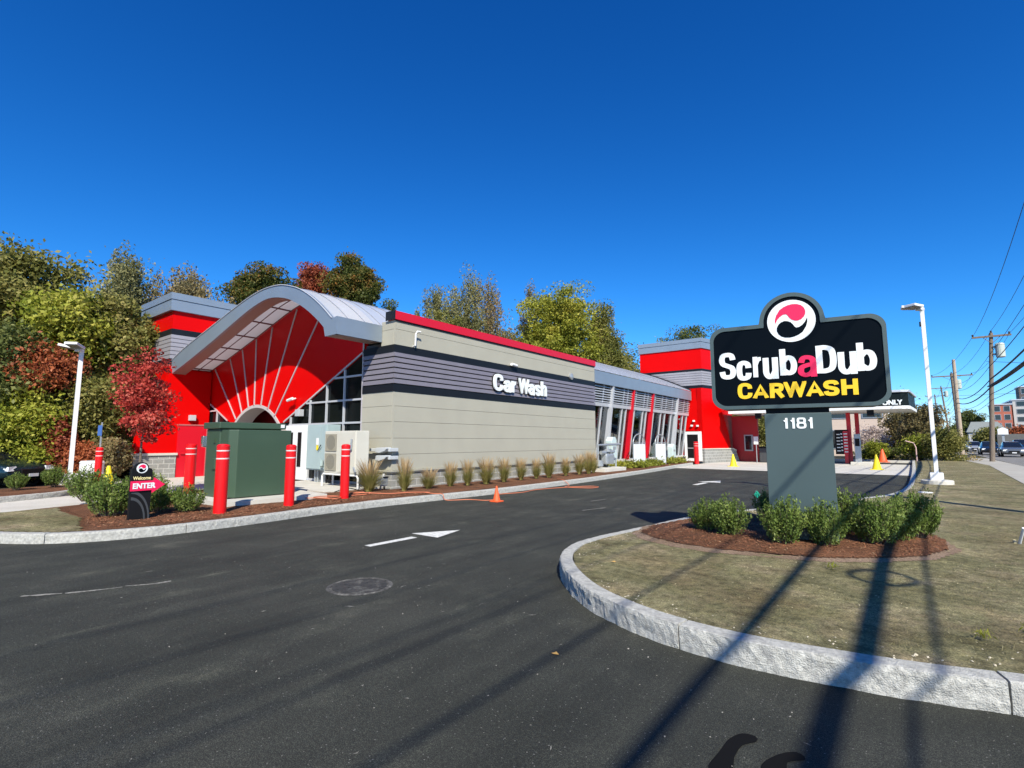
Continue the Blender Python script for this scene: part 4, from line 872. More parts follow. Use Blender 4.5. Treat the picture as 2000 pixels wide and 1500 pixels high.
# air conditioner
AC = thing('air_conditioner', 'cream outdoor air conditioner unit with two stacked fan grilles on a white stand', 'air conditioner', (-13.6, 9.1, .2))
CRM = mat('cream_enamel', (.62, .60, .52), .45, var=.03, vscale=3)
part('housing', MB().box(-14.0, -12.45, 8.90, 9.35, .60, 1.84), CRM, AC, bevel=.015)
GR = mat('fan_grille', (.23, .22, .19), .6)
for z0, z1 in ((1.25, 1.75), (.68, 1.18)):
    g = part('fan_grille', MB().box(-13.93, -13.38, 8.880, 8.902, z0, z1), GR, AC)
    fb = MB()
    for k in range(15): fb.box(-13.92 + k * .0375, -13.913 + k * .0375, 8.866, 8.880, z0, z1)
    part('grille_bars', fb, mat('grille_bar', (.33, .315, .26), .5), g); part('fan', MB().tube([(-13.65, 8.879, (z0 + z1) / 2), (-13.65, 8.873, (z0 + z1) / 2)], .22, 24), mat('fan_dark', (.12, .115, .10), .6), g)
part('panel', MB().box(-13.3, -12.48, 8.888, 8.902, .64, 1.80), CRM, AC, bevel=.005)
st = MB()
for y in (8.93, 9.30):
    st.tube([(-14.12, y, .2), (-14.12, y, .50), (-14.05, y, .57), (-12.42, y, .57), (-12.35, y, .50), (-12.35, y, .2)], .03, 8)
part('stand', st, WHITE, AC)
part('pipe_fittings', MB().tube([(-12.5, 8.88, .80), (-12.35, 8.84, .66)], .03, 6).tube([(-12.6, 8.86, 1.6), (-12.6, 8.84, 1.3)], .03, 6), GALV, AC)
# two wall conduits with elbow hoods
CC = thing('pipe_cover', 'pair of white pipe cover ducts running along the wall right of the air conditioner', 'pipe duct', (-12.8, 9.75, 1.1), None)
for z, x0 in ((1.28, -12.9), (1.05, -12.6)):
    part('duct', MB().box(x0, -12.35, 9.70, 9.80, z - .045, z + .045), PIPEG, CC, bevel=.012)
    part('elbow', MB().prism([(-12.55, z - .07), (-12.38, z - .09), (-12.1, z - .02), (-12.02, z + .05), (-12.06, z + .08), (-12.5, z + .07)], fY(9.86), .02, .22), PIPEG, CC, bevel=.015)
    part('duct', MB().box(-12.06, -11.98, 9.72, 10.05, z - .045, z + .06), PIPEG, CC, bevel=.01)
# small grey utility box at the wall
UB = thing('utility_box', 'small grey electrical box standing at the stone base by the building corner', 'utility box', (-11.85, 9.45, .18))
part('housing', MB().box(-11.95, -11.8, 9.30, 9.55, .28, .52), GALV, UB, bevel=.015); part('cap', MB().tube([(-11.88, 9.45, .52), (-11.88, 9.45, .62)], [.04, .03], 8), WHITE, UB)
part('clip', MB().box(-11.83, -11.77, 9.38, 9.54, .515, .545), BLK, UB)
for y in (9.36, 9.48): part('leg', MB().tube([(-11.88, y, .14), (-11.88, y, .28)], .022, 6), BLK if y > 9.4 else GALV, UB)

# ============================================================ CONES
def cone(loc, h, r, m, label, stripe=False):
    t = thing('traffic_cone', label, 'traffic cone', loc, 'traffic cones')
    part('cone_body', MB().lathe([(r, .03), (r * .96, .05), (r * .2, h * .97), (r * .14, h)], loc, 20), m, t)
    part('base', MB().box(loc[0] - r * 1.35, loc[0] + r * 1.35, loc[1] - r * 1.35, loc[1] + r * 1.35, loc[2], loc[2] + .03), m, t, bevel=.006)
    return t
cone((-8.46, 10.34, .002), .40, .095, ORG, 'small orange cone on the asphalt beside the long beige wall kerb')
cone((-18.7, 4.84, .02), .80, .22, YEL, 'yellow cone left of the ENTER sign beside a white drum')
cone((-8.5, 33.0, .015), .74, .21, YEL, 'yellow cone on the far concrete near the stone base of the far tower')
cone((-1.45, 34.0, .015), .80, .22, YEL, 'yellow cone on the far concrete right of the pylon sign pillar')
cone((-1.55, 45.0, .05), .95, .30, ORG, 'orange cone behind the far yellow cone right of the pillar')
# white drum
DB = thing('white_drum', 'white plastic drum behind a red bollard at the left', 'drum', (-21.9, 5.2, .08))
part('drum_body', MB().lathe([(.30, 0), (.33, .04), (.33, .36), (.345, .38), (.33, .40), (.33, .72), (.345, .74), (.33, .76), (.30, .80)], (-21.9, 5.2, .08), 24), WHITE, DB)

# ============================================================ LAMP POSTS
def lamp(loc, h, label, heads, lean=0, br=.42, hs=1.0):
    t = thing('street_lamp', label, 'lamp post', loc, 'white parking lot lamp posts')
    x, y, z = loc
    part('footing', MB().lathe([(br, 0), (br, .13), (br * .93, .15)], (x, y, z - .02), 24), CONC, t)
    part('base_cover', MB().box(x - .17, x + .17, y - .17, y + .17, z + .13, z + .36), WHITE, t, bevel=.01)
    part('pole', MB().box(x - .056, x + .056, y - .056, y + .056, z + .13, z + h), WHITE, t, bevel=.008)
    for a, tilt in heads:
        M = Matrix.Translation((x, y, z + h + .02)) @ Matrix.Rotation(R(a), 4, 'Z') @ Matrix.Rotation(R(-tilt), 4, 'Y')
        hd = part('lamp_head', MB().box(.22 * hs, .85 * hs, -.26 * hs, .26 * hs, .02, .10, M).box(-.05, .25 * hs, -.06, .06, -.04, .06, M), WHITE, t, bevel=.01)
        part('led_panel', MB().box(.30 * hs, .55 * hs, -.21 * hs, .21 * hs, .005, .02, M).box(.58 * hs, .80 * hs, -.21 * hs, .21 * hs, .005, .02, M), mat('led_lens', (.20, .20, .20), .3), hd)
    part('sensor', MB().box(x - .1, x - .06, y - .07, y + .05, z + h - .55, z + h - .4), BLK, t)
    return t
lamp((.64, 21.6, .17), 5.72, 'white square lamp post on the right lawn beside the kerb', [(185, 8), (235, 4)], hs=.66)
lamp((-21.88, 4.64, .12), 4.40, 'white square lamp post in front of the autumn trees at left', [(250, 10), (318, 12)], br=.26, hs=.72)
LL = bpy.data.objects['street_lamp.001'] if 'street_lamp.001' in bpy.data.objects else None

# ============================================================ GAS METER + A-FRAME SIGNS
GM = thing('gas_meter', 'grey gas meter assembly with regulators on a white slab beside the glazed wall', 'gas meter', (-11.5, 22.6, .15))
part('slab', MB().box(-11.7, -10.9, 21.0, 23.2, .14, .30), CONC, GM, bevel=.01)
part('meter', MB().box(-11.6, -11.25, 21.9, 22.7, .45, .95), GALV, GM, bevel=.08); part('meter', MB().lathe([(.05, 0), (.22, .05), (.22, .28), (.05, .33)], (-11.35, 21.25, .35), 16), GALV, GM)
part('regulator', MB().lathe([(.05, 0), (.19, .04), (.19, .10), (.06, .18), (.05, .3)], (-11.4, 22.25, 1.0), 16), GALV, GM)
part('pipework', MB().tube([(-11.4, 21.3, .3), (-11.4, 21.3, 1.35), (-11.4, 23.6, 1.38), (-12.2, 23.7, 1.38)], .05, 8).tube([(-11.4, 22.25, .9), (-11.4, 22.25, 1.35)], .05, 8).tube([(-11.4, 22.7, .7), (-11.4, 23.1, .7), (-11.4, 23.1, .2)], .05, 8).tube([(-11.4, 21.6, 1.0), (-11.4, 22.0, 1.0)], .09, 10).tube([(-11.4, 22.5, 1.0), (-11.4, 22.9, 1.05)], .08, 10), GALV, GM)
def aframe(loc, label):
    t = thing('display_board', label, 'display board', loc, 'white display boards under steel hoops')
    x, y, z = loc
    A = np.linspace(0, math.pi, 16)
    part('hoop', MB().tube([(x, y - .78, z)] + [(x, y - .78 * math.cos(a), z + 1.25 + .52 * math.sin(a)) for a in A] + [(x, y + .78, z)], .03, 8), GALV, t)
    part('cross_bar', MB().tube([(x, y - .78, z + 1.28), (x, y + .78, z + 1.28)], .02, 6), GALV, t)
    part('board', MB().box(x - .02, x + .05, y - .70, y + .70, z + .10, z + 1.22), LET_W, t, bevel=.01)
aframe((-11.75, 26.7, .15), 'nearer white display board under a steel hoop beside the glazed wall')
aframe((-11.75, 29.75, .15), 'farther white display board under a steel hoop beside the glazed wall')
for i, (x, y, h) in enumerate([(-12.0, 24.2, 1.6), (-12.1, 33.0, 1.2)]):
    t = thing('vacuum_station', ['pale rounded cabinet against the glass behind the gas meter', 'pale upright panel against the glass right of the farther display board'][i], 'cabinet', (x, y, .15))
    part('housing', MB().prism([(-.28, 0), (.28, 0), (.28, h - .15), (.15, h), (-.12, h), (-.28, h - .2)], lambda a, b, d: (x + d, y + a, .15 + b), 0, -.35), mat('pale_aqua_plastic', (.55, .66, .66), .4), t, bevel=.02); part('vent', MB().box(x, x + .01, y - .15, y + .15, .15 + h * .6, .15 + h * .7), GALV, t)

# ============================================================ PAY CANOPY
PC = thing('pay_station_canopy', 'flat black canopy with a white underside over the far pay lanes', 'canopy', (-5, 40, 0))
cp_ = [(-9.9, 38.0), (-.2, 38.0), (.15, 38.25), (.5, 43.5), (-9.9, 43.5)]
part('fascia', MB().prism(cp_, fZ, 3.62, 4.42), mat('canopy_black', (.008, .013, .014), .45, spec=.1), PC)
part('edge_trim', MB().prism(offp(cp_, .10), fZ, 4.42, 4.56), ALUL, PC, bevel=.02); part('underside', MB().prism(offp(cp_, .06), fZ, 3.44, 3.62), WHITE, PC)
te = MB(); put_text(te, 'S ONLY', -1.38, -.14, 3.68, 3.98, fY(37.99), .0, .03, .05); part('sign_lettering', te, LET_W, PC, 'white word ONLY')
for x, y in ((-3.15, 41.4), (-2.75, 42.6)): part('column', MB().box(x - .12, x + .12, y - .12, y + .12, 0, 3.5), REDD, PC)
part('column', MB().box(-8.0, -7.8, 42.9, 43.1, 0, 3.5), WHITE, PC)
for x in (-8.1, -1.75): part('speaker_box', MB().box(x - .18, x + .18, 38.2, 38.5, 3.05, 3.42), BLK, PC)
MN = thing('menu_board', 'dark menu board with red price column under the pay canopy', 'menu board', (-3.3, 41.2, .1))
part('panel', MB().box(-3.95, -3.2, 41.0, 41.12, .65, 2.3), BLK, MN); part('red_column', MB().box(-3.48, -3.2, 40.985, 41.0, .65, 2.2), REDD, MN)
pr = MB(); 
for k in range(7): z = .78 + k * .2; pr.box(-3.44, -3.24, 40.975, 40.985, z, z + .07)
for k in range(6): z = .85 + k * .22; pr.box(-3.86, -3.66, 40.975, 40.99, z, z + .06).box(-3.62, -3.52, 40.975, 40.99, z + .02, z + .1)
part('price_strips', pr, LET_W, MN); part('post', MB().box(-3.45, -3.25, 41.0, 41.15, .05, .65), REDD, MN)
KI = thing('pay_kiosk', 'slim grey pay kiosk with dark screen beside the menu board', 'kiosk', (-2.55, 40.6, .1))
part('housing', MB().box(-2.85, -2.5, 40.5, 40.8, .05, 2.0), GALV, KI, bevel=.03); part('screen', MB().box(-2.8, -2.55, 40.49, 40.5, 1.2, 1.7), BLK, KI); part('base', MB().box(-3.1, -1.9, 40.2, 41.6, .0, .18), CONC, KI, bevel=.02)
WB = thing('trash_bin', 'dark trash bin beside the exit wall of the car wash', 'bin', (-8.3, 40.5, 0)); part('bin_body', MB().box(-8.55, -8.0, 40.2, 40.7, .02, 1.05), DGREY, WB, bevel=.04); part('lid', MB().box(-8.6, -7.95, 40.15, 40.75, 1.05, 1.15), BLK, WB, bevel=.03)
SP = thing('sign_post', 'small white sign on a grey post beside the far dark bin', 'sign', (-8.6, 39.6, 0)); part('post', MB().tube([(-8.6, 39.6, 0), (-8.6, 39.6, 1.5)], .03, 8), GALV, SP); part('plate', MB().box(-8.75, -8.45, 39.55, 39.57, 1.3, 1.85), WHITE, SP)
solo('kerb', MB().prism([(-7.6, 45.5), (.2, 45.5), (.2, 46.5), (-7.6, 46.5)], fZ, 0, .15), CONC, None, None, kind='structure')
solo('kerb', MB().prism([(-8.2, 42.3), (-6.6, 42.3), (-6.6, 43.7), (-8.2, 43.7)], fZ, 0, .15), CONC, None, None, kind='structure')

# ============================================================ CORDS, SMALL THINGS
def cordz(name, pts, label, m=CORD, r=.011):
    P = [Vector(p) for p in pts]; o = []
    for i in range(len(P) - 1):
        p0 = P[max(i - 1, 0)]; p1 = P[i]; p2 = P[i + 1]; p3 = P[min(i + 2, len(P) - 1)]
        for k in range(8):
            t_ = k / 8; o.append(.5 * ((2 * p1) + (p2 - p0) * t_ + (2 * p0 - 5 * p1 + 4 * p2 - p3) * t_ * t_ + (3 * p1 - p0 - 3 * p2 + p3) * t_ ** 3))
    return solo(name, MB().tube(o, r, 6), m, label, 'cord', smooth=True)
zc = .215
loop = lambda cx, cy, r, z: [(cx + r * math.cos(a) * .8, cy + r * math.sin(a), z + .004 * k) for k, a in enumerate(np.linspace(0, 6.0, 12))]
cordz('extension_cord', [(-11.6, 6.5, zc), (-11.1, 6.9, zc)] + loop(-10.9, 7.05, .32, zc) + [(-11.0, 7.6, zc)] + loop(-11.1, 8.15, .25, zc) + [(-10.6, 8.6, zc), (-10.35, 9.2, zc), (-10.2, 9.7, zc - .03)], 'orange extension cord coiled on the mulch by the right-hand bollard')
cordz('extension_cord', [(-10.3, 9.5, .20), (-9.98, 9.6, .17), (-9.76, 9.7, .16), (-9.68, 9.75, .014), (-9.3, 10.2, .012), (-8.8, 10.35, .012), (-8.9, 10.9, .012), (-9.5, 11.6, .012), (-9.3, 12.6, .012), (-9.45, 13.6, .012), (-9.1, 15.0, .012), (-8.7, 15.7, .012), (-8.35, 15.6, .012), (-8.4, 15.1, .012), (-9.2, 14.9, .012), (-9.5, 15.6, .012), (-9.8, 15.7, .17), (-10.4, 16.2, .16)], 'orange extension cord trailing over the kerb past the small orange cone')
cordz('power_cord', [(-11.9, 7.9, .23), (-11.6, 8.1, .33), (-11.3, 8.3, .25), (-11.1, 8.4, .23)], 'short dark cord arching behind the right-hand bollard', BLK, .012)
t = thing('lawn_stake', 'short white pipe stake leaning in the lawn at the right edge', 'stake', (1.11, 9.75, .17)); part('pipe', MB().tube([(1.09, 9.80, .17), (1.13, 9.65, .40)], .018, 8), WHITE, t); part('collar', MB().tube([(1.055, 9.78, .18), (1.045, 9.84, .2)], .02, 8), STRAW, t)
t = thing('access_cover', 'small round white access cover in the lawn beside the lamp footing', 'access cover', (.26, 17.77, .17)); part('cover', MB().lathe([(.16, 0), (.16, .012), (.1, .02)], (.26, 17.77, .175), 20), WHITE, t)
t = thing('marker_flag', 'small teal marker flag behind the shrubs left of the pylon pillar', 'flag', (-2.35, 10.6, .17)); part('stem', MB().tube([(-2.35, 10.6, .17), (-2.35, 10.6, .62)], .004, 5), GALV, t); part('flag_sheet', MB().prism([(-.055, .545), (0, .62), (.055, .545), (0, .47)], fY(10.59), 0, .003), mat('teal_plastic', (.02, .42, .28), .5), t)
for v in bpy.data.objects['flag_sheet'].data.vertices: v.co.x += 0
bpy.data.objects['flag_sheet'].location.x = -2.33
t = thing('red_marker_pipe', 'curved pale pipe at the far end of the kerb beside the lawn', 'pipe', (.3, 44, .17)); part('pipe', MB().tube([(.35, 44, .1), (.35, 44, 1.1), (.25, 44, 1.4), (-.2, 44, 1.55)], .04, 6), mat('pale_pink_pipe', (.6, .4, .36), .5), t)

# ============================================================ UTILITY POLES + WIRES
def insul(mb, x, y, z): mb.lathe([(.03, 0), (.07, .04), (.04, .08), (.07, .12), (.03, .17)], (x, y, z), 8)
def upole(base, top, label, arm=None, can=False, r0=.15, m=WOODP, armz=None):
    t = thing('utility_pole', label, 'utility pole', base, 'utility poles along the street')
    b = Vector(base); tp = Vector(top)
    part('pole', MB().tube([b - Vector((0, 0, .2)), b.lerp(tp, .5), tp], [r0, r0 * .85, r0 * .7], 12), m, t)
    if arm:
        z = tp.z - .25 if armz is None else armz; c = b.lerp(tp, (z - b.z) / (tp.z - b.z)); a = part('crossarm', MB().box(c.x - arm, c.x + arm, c.y - .2, c.y - .08, z - .06, z + .06), WOODP, t)
        ins = MB()
        for dx in (-arm + .05, arm - .1): insul(ins, c.x + dx, c.y - .14, z + .06)
        insul(ins, tp.x, tp.y, tp.z); part('insulator', ins, DGREY, a)
        part('brace', MB().tube([(c.x - arm * .45, c.y - .14, z - .04), (c.x, c.y - .14, z - .5)], .02, 5).tube([(c.x + arm * .45, c.y - .14, z - .04), (c.x, c.y - .14, z - .5)], .02, 5), WOODP, t)
    if can:
        z = tp.z - 1.75; c = b.lerp(tp, z / tp.z)
        part('transformer_can', MB().lathe([(.20, 0), (.25, .04), (.25, .85), (.27, .87), (.2, .98), (.06, 1.02)], (c.x + .48, c.y - .1, z), 16), mat('pale_green_grey', (.48, .53, .48), .5), t)
        part('bracket', MB().box(c.x + .1, c.x + .3, c.y - .15, c.y - .05, z + .2, z + .3).box(c.x + .1, c.x + .3, c.y - .15, c.y - .05, z + .7, z + .8), DGREY, t)
    return t
PA = Vector((4.39, 47.7, .1)); PAT = Vector((5.0, 47.7, 8.95))
upole(PA, PAT, 'weathered utility pole with crossarm and pale transformer can, nearest at right', 1.0, True)
upole((4.4, 72.2, .1), (4.4, 72.2, 10.25), 'pale bare wooden utility pole behind the transformer pole', r0=.21, m=WOODL)
upole((4.5, 74.5, .1), (4.25, 74.5, 9.0), 'dark utility pole with long crossarm just behind the pale pole', 1.75, True, r0=.18, armz=8.7)
upole((5.6, 112, .1), (4.9, 112, 10.6), 'distant leaning utility pole with a pale transformer can', 1.8, True)
upole((5.3, 140, .1), (5.0, 140, 11.2), 'most distant thin utility pole left of the others', 1.6)
upole((4.45, 11.4, 0), (4.45, 11.4, 11.5), 'utility pole standing by the sidewalk beyond the right edge', 1.0)
upole((4.45, -24, 0), (4.45, -24, 11.5), 'utility pole behind the viewpoint beside the street', 1.0)
WR = []
def wire(a, b, sag, r, label, name='overhead_wire', n=24):
    a = Vector(a); b = Vector(b); P = [a.lerp(b, k / n) - Vector((0, 0, 4 * sag * (k / n) * (1 - k / n))) for k in range(n + 1)]
    return solo(name, MB().tube(P, r, 6), WIRE, label, 'wire', 'overhead wires along the street', smooth=True)
L1 = 'thin overhead wire on the '
for dx, nm in ((-1.0, 'left'), (0, 'middle'), (1.0, 'right')):
    zA = 8.85 if dx else 9.1
    wire((5.0 + dx * .93, 47.6, zA), (4.45 + dx, 11.4, 11.5 if not dx else 11.25), .9, .012, L1 + nm + ' of the crossarm rising out of frame at upper right')
    wire((4.45 + dx, 11.4, 11.3), (4.45 + dx, -24, 11.3), .7, .012, L1 + nm + ' of the crossarms passing over the viewpoint')
    wire((5.0 + dx * .93, 47.6, zA), (4.25 + dx * 1.7, 74.4, 8.9), .6, .012, L1 + nm + ' running from the transformer pole to the pale pole')
    wire((4.25 + dx * 1.7, 74.4, 8.9), (4.9 + dx * 1.7, 112, 10.3), .8, .014, L1 + nm + ' running beyond the pale pole')
    wire((4.9 + dx * 1.7, 112, 10.3), (5.0 + dx * 1.5, 140, 10.9), .6, .016, L1 + nm + ' between the two most distant poles')
for zA, zN, r, nm in ((7.3, 9.0, .014, 'highest'), (6.6, 7.9, .022, 'upper'), (5.75, 6.72, .045, 'thick'), (5.25, 5.85, .06, 'thickest'), (4.75, 5.4, .02, 'low'), (4.35, 5.0, .016, 'lowest')):
    wire((4.72, 47.6, zA), (4.35, 11.4, zN), .35, r, nm + ' lower cable right of the transformer pole')
    if nm != 'lowest': wire((4.35, 11.4, zN), (4.35, -24, zN), .05, r, nm + ' lower cable along the street over the viewpoint')
    wire((4.72, 47.6, zA), (4.4, 72, zA + .3), .5, max(r * .7, .014), nm + ' lower cable between the transformer pole and the pale pole')
    wire((4.4, 74, zA + .3), (5.1, 112, zA + .8), .6, .016, nm + ' lower cable beyond the pale pole')
wire((4.55, 47.6, 5.25), (4.45, 11.4, 5.95), .33, .04, 'second of the paired thick cables right of the transformer pole')
wire((4.45, 11.4, 5.95), (4.45, -24, 5.95), .05, .05, 'second of the paired thick cables over the viewpoint')
wire((4.25, 11.4, 5.78), (4.25, -24, 5.78), .05, .04, 'third of the bundled thick cables over the viewpoint')
for zz, yy in ((7.0, 66), (6.4, 70)): wire((4.6, 47.6 if yy == 66 else 73, zz), (26, yy, 7.5), .4, .014, ('upper' if yy == 66 else 'lower') + ' wire crossing the street to the right')
sh = thing('cable_storage_loop', 'leaf-shaped cable storage loop hanging on the street cable', 'cable loop', (4.35, 1.9, 5.83))
A = np.linspace(0, 2 * math.pi, 24)
part('loop', MB().tube([(4.35 + .28 * math.sin(a), 1.9 + .33 * math.cos(a) * abs(math.cos(a)) ** .3 * (1 if True else 1), 5.8) for a in A], .03, 6), WIRE, sh)

# ============================================================ CARS
def loft(secs):
    mb = MB(); n = len(secs[0]); vs = [p for s_ in secs for p in s_]
    fs = [(i * n + k, i * n + (k + 1) % n, (i + 1) * n + (k + 1) % n, (i + 1) * n + k) for i in range(len(secs) - 1) for k in range(n)]
    fs += [tuple(range(n))[::-1], tuple(range((len(secs) - 1) * n, len(secs) * n))]
    return mb.add(vs, fs)
def car(loc, rz, paint, label, suv=0, mirrorless=False):
    """front points to local +X; 4.6 m long"""
    t = thing('parked_car' if loc[0] < -10 else 'car', label, 'car', (0, 0, 0), 'cars on the street' if loc[0] > 0 else None)
    up = .18 * suv
    S_ = []
    for x, zb, zt, w, wt in [(-2.28, .42, .80, .70, .62), (-2.18, .28, .98, .84, .72), (-1.6, .22, 1.03, .90, .76), (-.6, .20, .98, .91, .80), (.5, .20, .97, .91, .80), (1.1, .21, .96, .91, .78), (1.7, .22, .88, .89, .74), (2.1, .26, .76, .82, .66), (2.27, .36, .62, .70, .55)]:
        zt += up; zm = zb + (zt - zb) * .62
        S_.append([(x, -w * .93, zb), (x, -w, zb + .12), (x, -w, zm), (x, -w * .96, zt - .06), (x, -wt, zt), (x, wt, zt), (x, w * .96, zt - .06), (x, w, zm), (x, w, zb + .12), (x, w * .93, zb)])
    b = part('body', loft(S_), paint, t, smooth=False); md = b.modifiers.new('s', 'SUBSURF'); md.levels = 1; md.render_levels = 2
    G_ = []
    for x, z, w0, w1, zz in [(-2.0, .95, .70, .60, 1.0), (-1.35, .95, .78, .56, 1.36), (-.5, .95, .80, .60, 1.46), (.25, .95, .80, .60, 1.44), (.75, .93, .79, .62, 1.22), (1.25, .90, .76, .66, .96)]:
        z += up - .03; zz += up * 1.3; G_.append([(x, -w0, z), (x, -w1, zz - .02), (x, -w1 * .8, zz), (x, w1 * .8, zz), (x, w1, zz - .02), (x, w0, z)])
    part('windows', loft(G_), CARGL, t)
    R_ = []
    for x, w1, zz in [(-1.3, .50, 1.375), (-.5, .56, 1.475), (.2, .56, 1.46), (.32, .52, 1.435)]:
        zz += up * 1.3; R_.append([(x, -w1, zz - .01), (x, -w1 * .8, zz + .012), (x, w1 * .8, zz + .012), (x, w1, zz - .01)])
    part('roof_panel', loft(R_), paint, t)
    for x in (-1.4, 1.42):
        for y in (-.86, .86):
            s_ = 1 if y > 0 else -1; wh = part('wheel', MB(), TYRE, t) if False else None
            wh = part('wheel', MB().tube([(x, y - s_ * .12, .33), (x, y + s_ * .06, .33)], .33, 24), TYRE, t); part('rim', MB().tube([(x, y + s_ * .055, .33), (x, y + s_ * .075, .33)], [.215, .19], 20), RIM, wh)
            part('wheel_arch', MB().tube([(x, y - s_ * .14, .36), (x, y + s_ * .048, .36)], .40, 24), BLK, t)
    for y in (-.62, .62):
        part('headlight', MB().add([(2.12, y - .17, .58 + up), (2.12, y + .17, .58 + up), (2.16, y + .14, .70 + up), (2.16, y - .14, .70 + up), (2.29 - abs(y) * .06, y - .17, .56 + up), (2.25 - abs(y) * .06, y + .17, .57 + up), (2.16, y + .14, .72 + up), (2.22, y - .14, .70 + up)], BF), LAMPW, t)
        part('mirror', MB().box(.55, .75, y * 1.5 - .08, y * 1.5 + .08, .93 + up, 1.06 + up), paint, t, bevel=.02)
    part('grille', MB().box(2.2, 2.30, -.38, .38, .42 + up * .5, .60 + up), BLK, t); part('licence_plate', MB().box(2.30, 2.315, -.16, .16, .36, .46), WHITE, t)
    t.location = loc; t.rotation_euler[2] = R(rz); return t
def paint(n, c): return mat('car_paint_' + n, c, .25, metal=.4, coat=.8)
car((-25.45, 2.78, 0), 33, paint('teal', (.004, .022, .032)), 'dark teal car at the left edge behind small shrubs, front wheel showing')
car((8.05, 71, .0), -92, paint('grey', (.16, .18, .20)), 'grey sedan facing the camera just right of the nearest utility pole')
car((7.25, 80, .0), -91, paint('black', (.02, .024, .03)), 'black sedan left of the nearest utility pole on the street')
car((7.2, 97, .0), -91, paint('silver', (.42, .45, .48)), 'silver car between the two utility poles on the street')
car((11.3, 92, .0), -92, paint('navy', (.012, .02, .05)), 'dark navy car at the right edge of the street', suv=1)
car((6.6, 118, .0), -90, paint('blue', (.015, .02, .045)), 'dark car behind the pale pole far up the street', suv=1)
car((6.9, 104, .0), -90, paint('dark', (.02, .02, .022)), 'dark car partly hidden by the pale wooden pole')

# ============================================================ FAR BUILDINGS
def bld(name, label, x0, x1, y0, y1, h, m, rows, cols, face='y', wm=None, roof=None, base=0):
    t = thing(name, label, 'building', (x0, y0, base))
    part('wall', MB().box(x0, x1, y0, y1, base, h), m, t)
    part('roof', MB().box(x0 - .2, x1 + .2, y0 - .2, y1 + .2, h, h + .3), roof or ALUL, t)
    for r_ in range(rows):
        for c_ in range(cols):
            cx = x0 + (c_ + .5) * (x1 - x0) / cols; cz = base + (r_ + .55) * (h - base) / rows; ww = (x1 - x0) / cols * .28; hh = (h - base) / rows * .28
            f_ = part('window', MB().box(cx - ww - .12, cx + ww + .12, y0 - .06, y0, cz - hh - .12, cz + hh + .12), GALV, t); part('pane', MB().box(cx - ww, cx + ww, y0 - .09, y0 - .06, cz - hh, cz + hh), wm or CARGL, f_)
    return t
BRK = mat('red_brick', (.42, .13, .085), .85, var=.1, vscale=1); PGR = mat('pale_grey_cladding', (.45, .46, .46), .7, var=.05)
PBG = mat('pinkish_beige_siding', (.62, .50, .42), .8, var=.04, vscale=.6, aniso=(.2, .2, 6))
bld('apartment_block', 'red brick end of an apartment block at the right edge', 18.6, 22.4, 190, 198, 11.2, BRK, 4, 2, base=2)
bld('apartment_block', 'pale grey upper apartment block beside the red brick one', 22.9, 40, 192, 210, 12.4, PGR, 5, 5, base=2)
bld('apartment_block', 'dark tall block at the far right edge above the pale one', 27.2, 34, 214, 220, 17.5, mat('dark_brown_cladding', (.10, .08, .075), .7), 6, 3, base=2)
def house(name, label, x0, x1, y0, y1, h, rh, m, rm):
    t = thing(name, label, 'house', (x0, y0, 0)); part('wall', MB().box(x0, x1, y0, y1, 0, h), m, t)
    part('roof', MB().add([(x0 - .4, y0 - .4, h), (x1 + .4, y0 - .4, h), (x1 + .4, y1 + .4, h), (x0 - .4, y1 + .4, h), (x0 + 1, (y0 + y1) / 2, h + rh), (x1 - 1, (y0 + y1) / 2, h + rh)], [(0, 1, 5, 4), (1, 2, 5), (2, 3, 4, 5), (3, 0, 4), (3, 2, 1, 0)]), rm, t)
    for k in range(3):
        cx = x0 + (k + .5) * (x1 - x0) / 3; f_ = part('window', MB().box(cx - .6, cx + .6, y0 - .06, y0, 1.2, 2.6), WHITE, t); part('pane', MB().box(cx - .5, cx + .5, y0 - .09, y0 - .06, 1.3, 2.5), CARGL, f_)
RFG = mat('grey_shingle', (.22, .24, .23), .9, var=.1)
house('low_house', 'low grey-roofed house far along the street between the poles', 11.5, 18.3, 165, 175, 3.6, 2.6, PGR, RFG)
house('white_house', 'small white house beyond the shrubs left of the street', 1.5, 6, 190, 200, 3.2, 2.4, WHITE, RFG)
hb = bld('beige_house', 'pinkish-beige sided house beyond the pay canopy', -6.9, -1.35, 63, 72, 6.2, PBG, 2, 2, roof=RFG)
part('corner_board', MB().box(-1.52, -1.28, 62.93, 63.1, 0, 6.2), WHITE, hb)
t = thing('retaining_wall', 'long grey retaining wall beyond the cars on the street', 'wall', (12, 130, 0)); part('wall_face', MB().box(13.0, 60, 130, 130.6, 0, 4.0 - 1.2), mat('dark_grey_fence', (.12, .12, .115), .8, var=.1), t)
t = thing('house_shaped_sign', 'small white house-shaped sign on a grey post beyond the cars', 'sign', (12.55, 118, 0)); part('plate', MB().prism([(11.9, 2.6), (13.2, 2.6), (13.2, 3.5), (12.55, 3.8), (11.9, 3.5)], fY(118), 0, .1), WHITE, t); part('post', MB().box(12.4, 12.7, 118.1, 118.3, 0, 2.6), GALV, t)
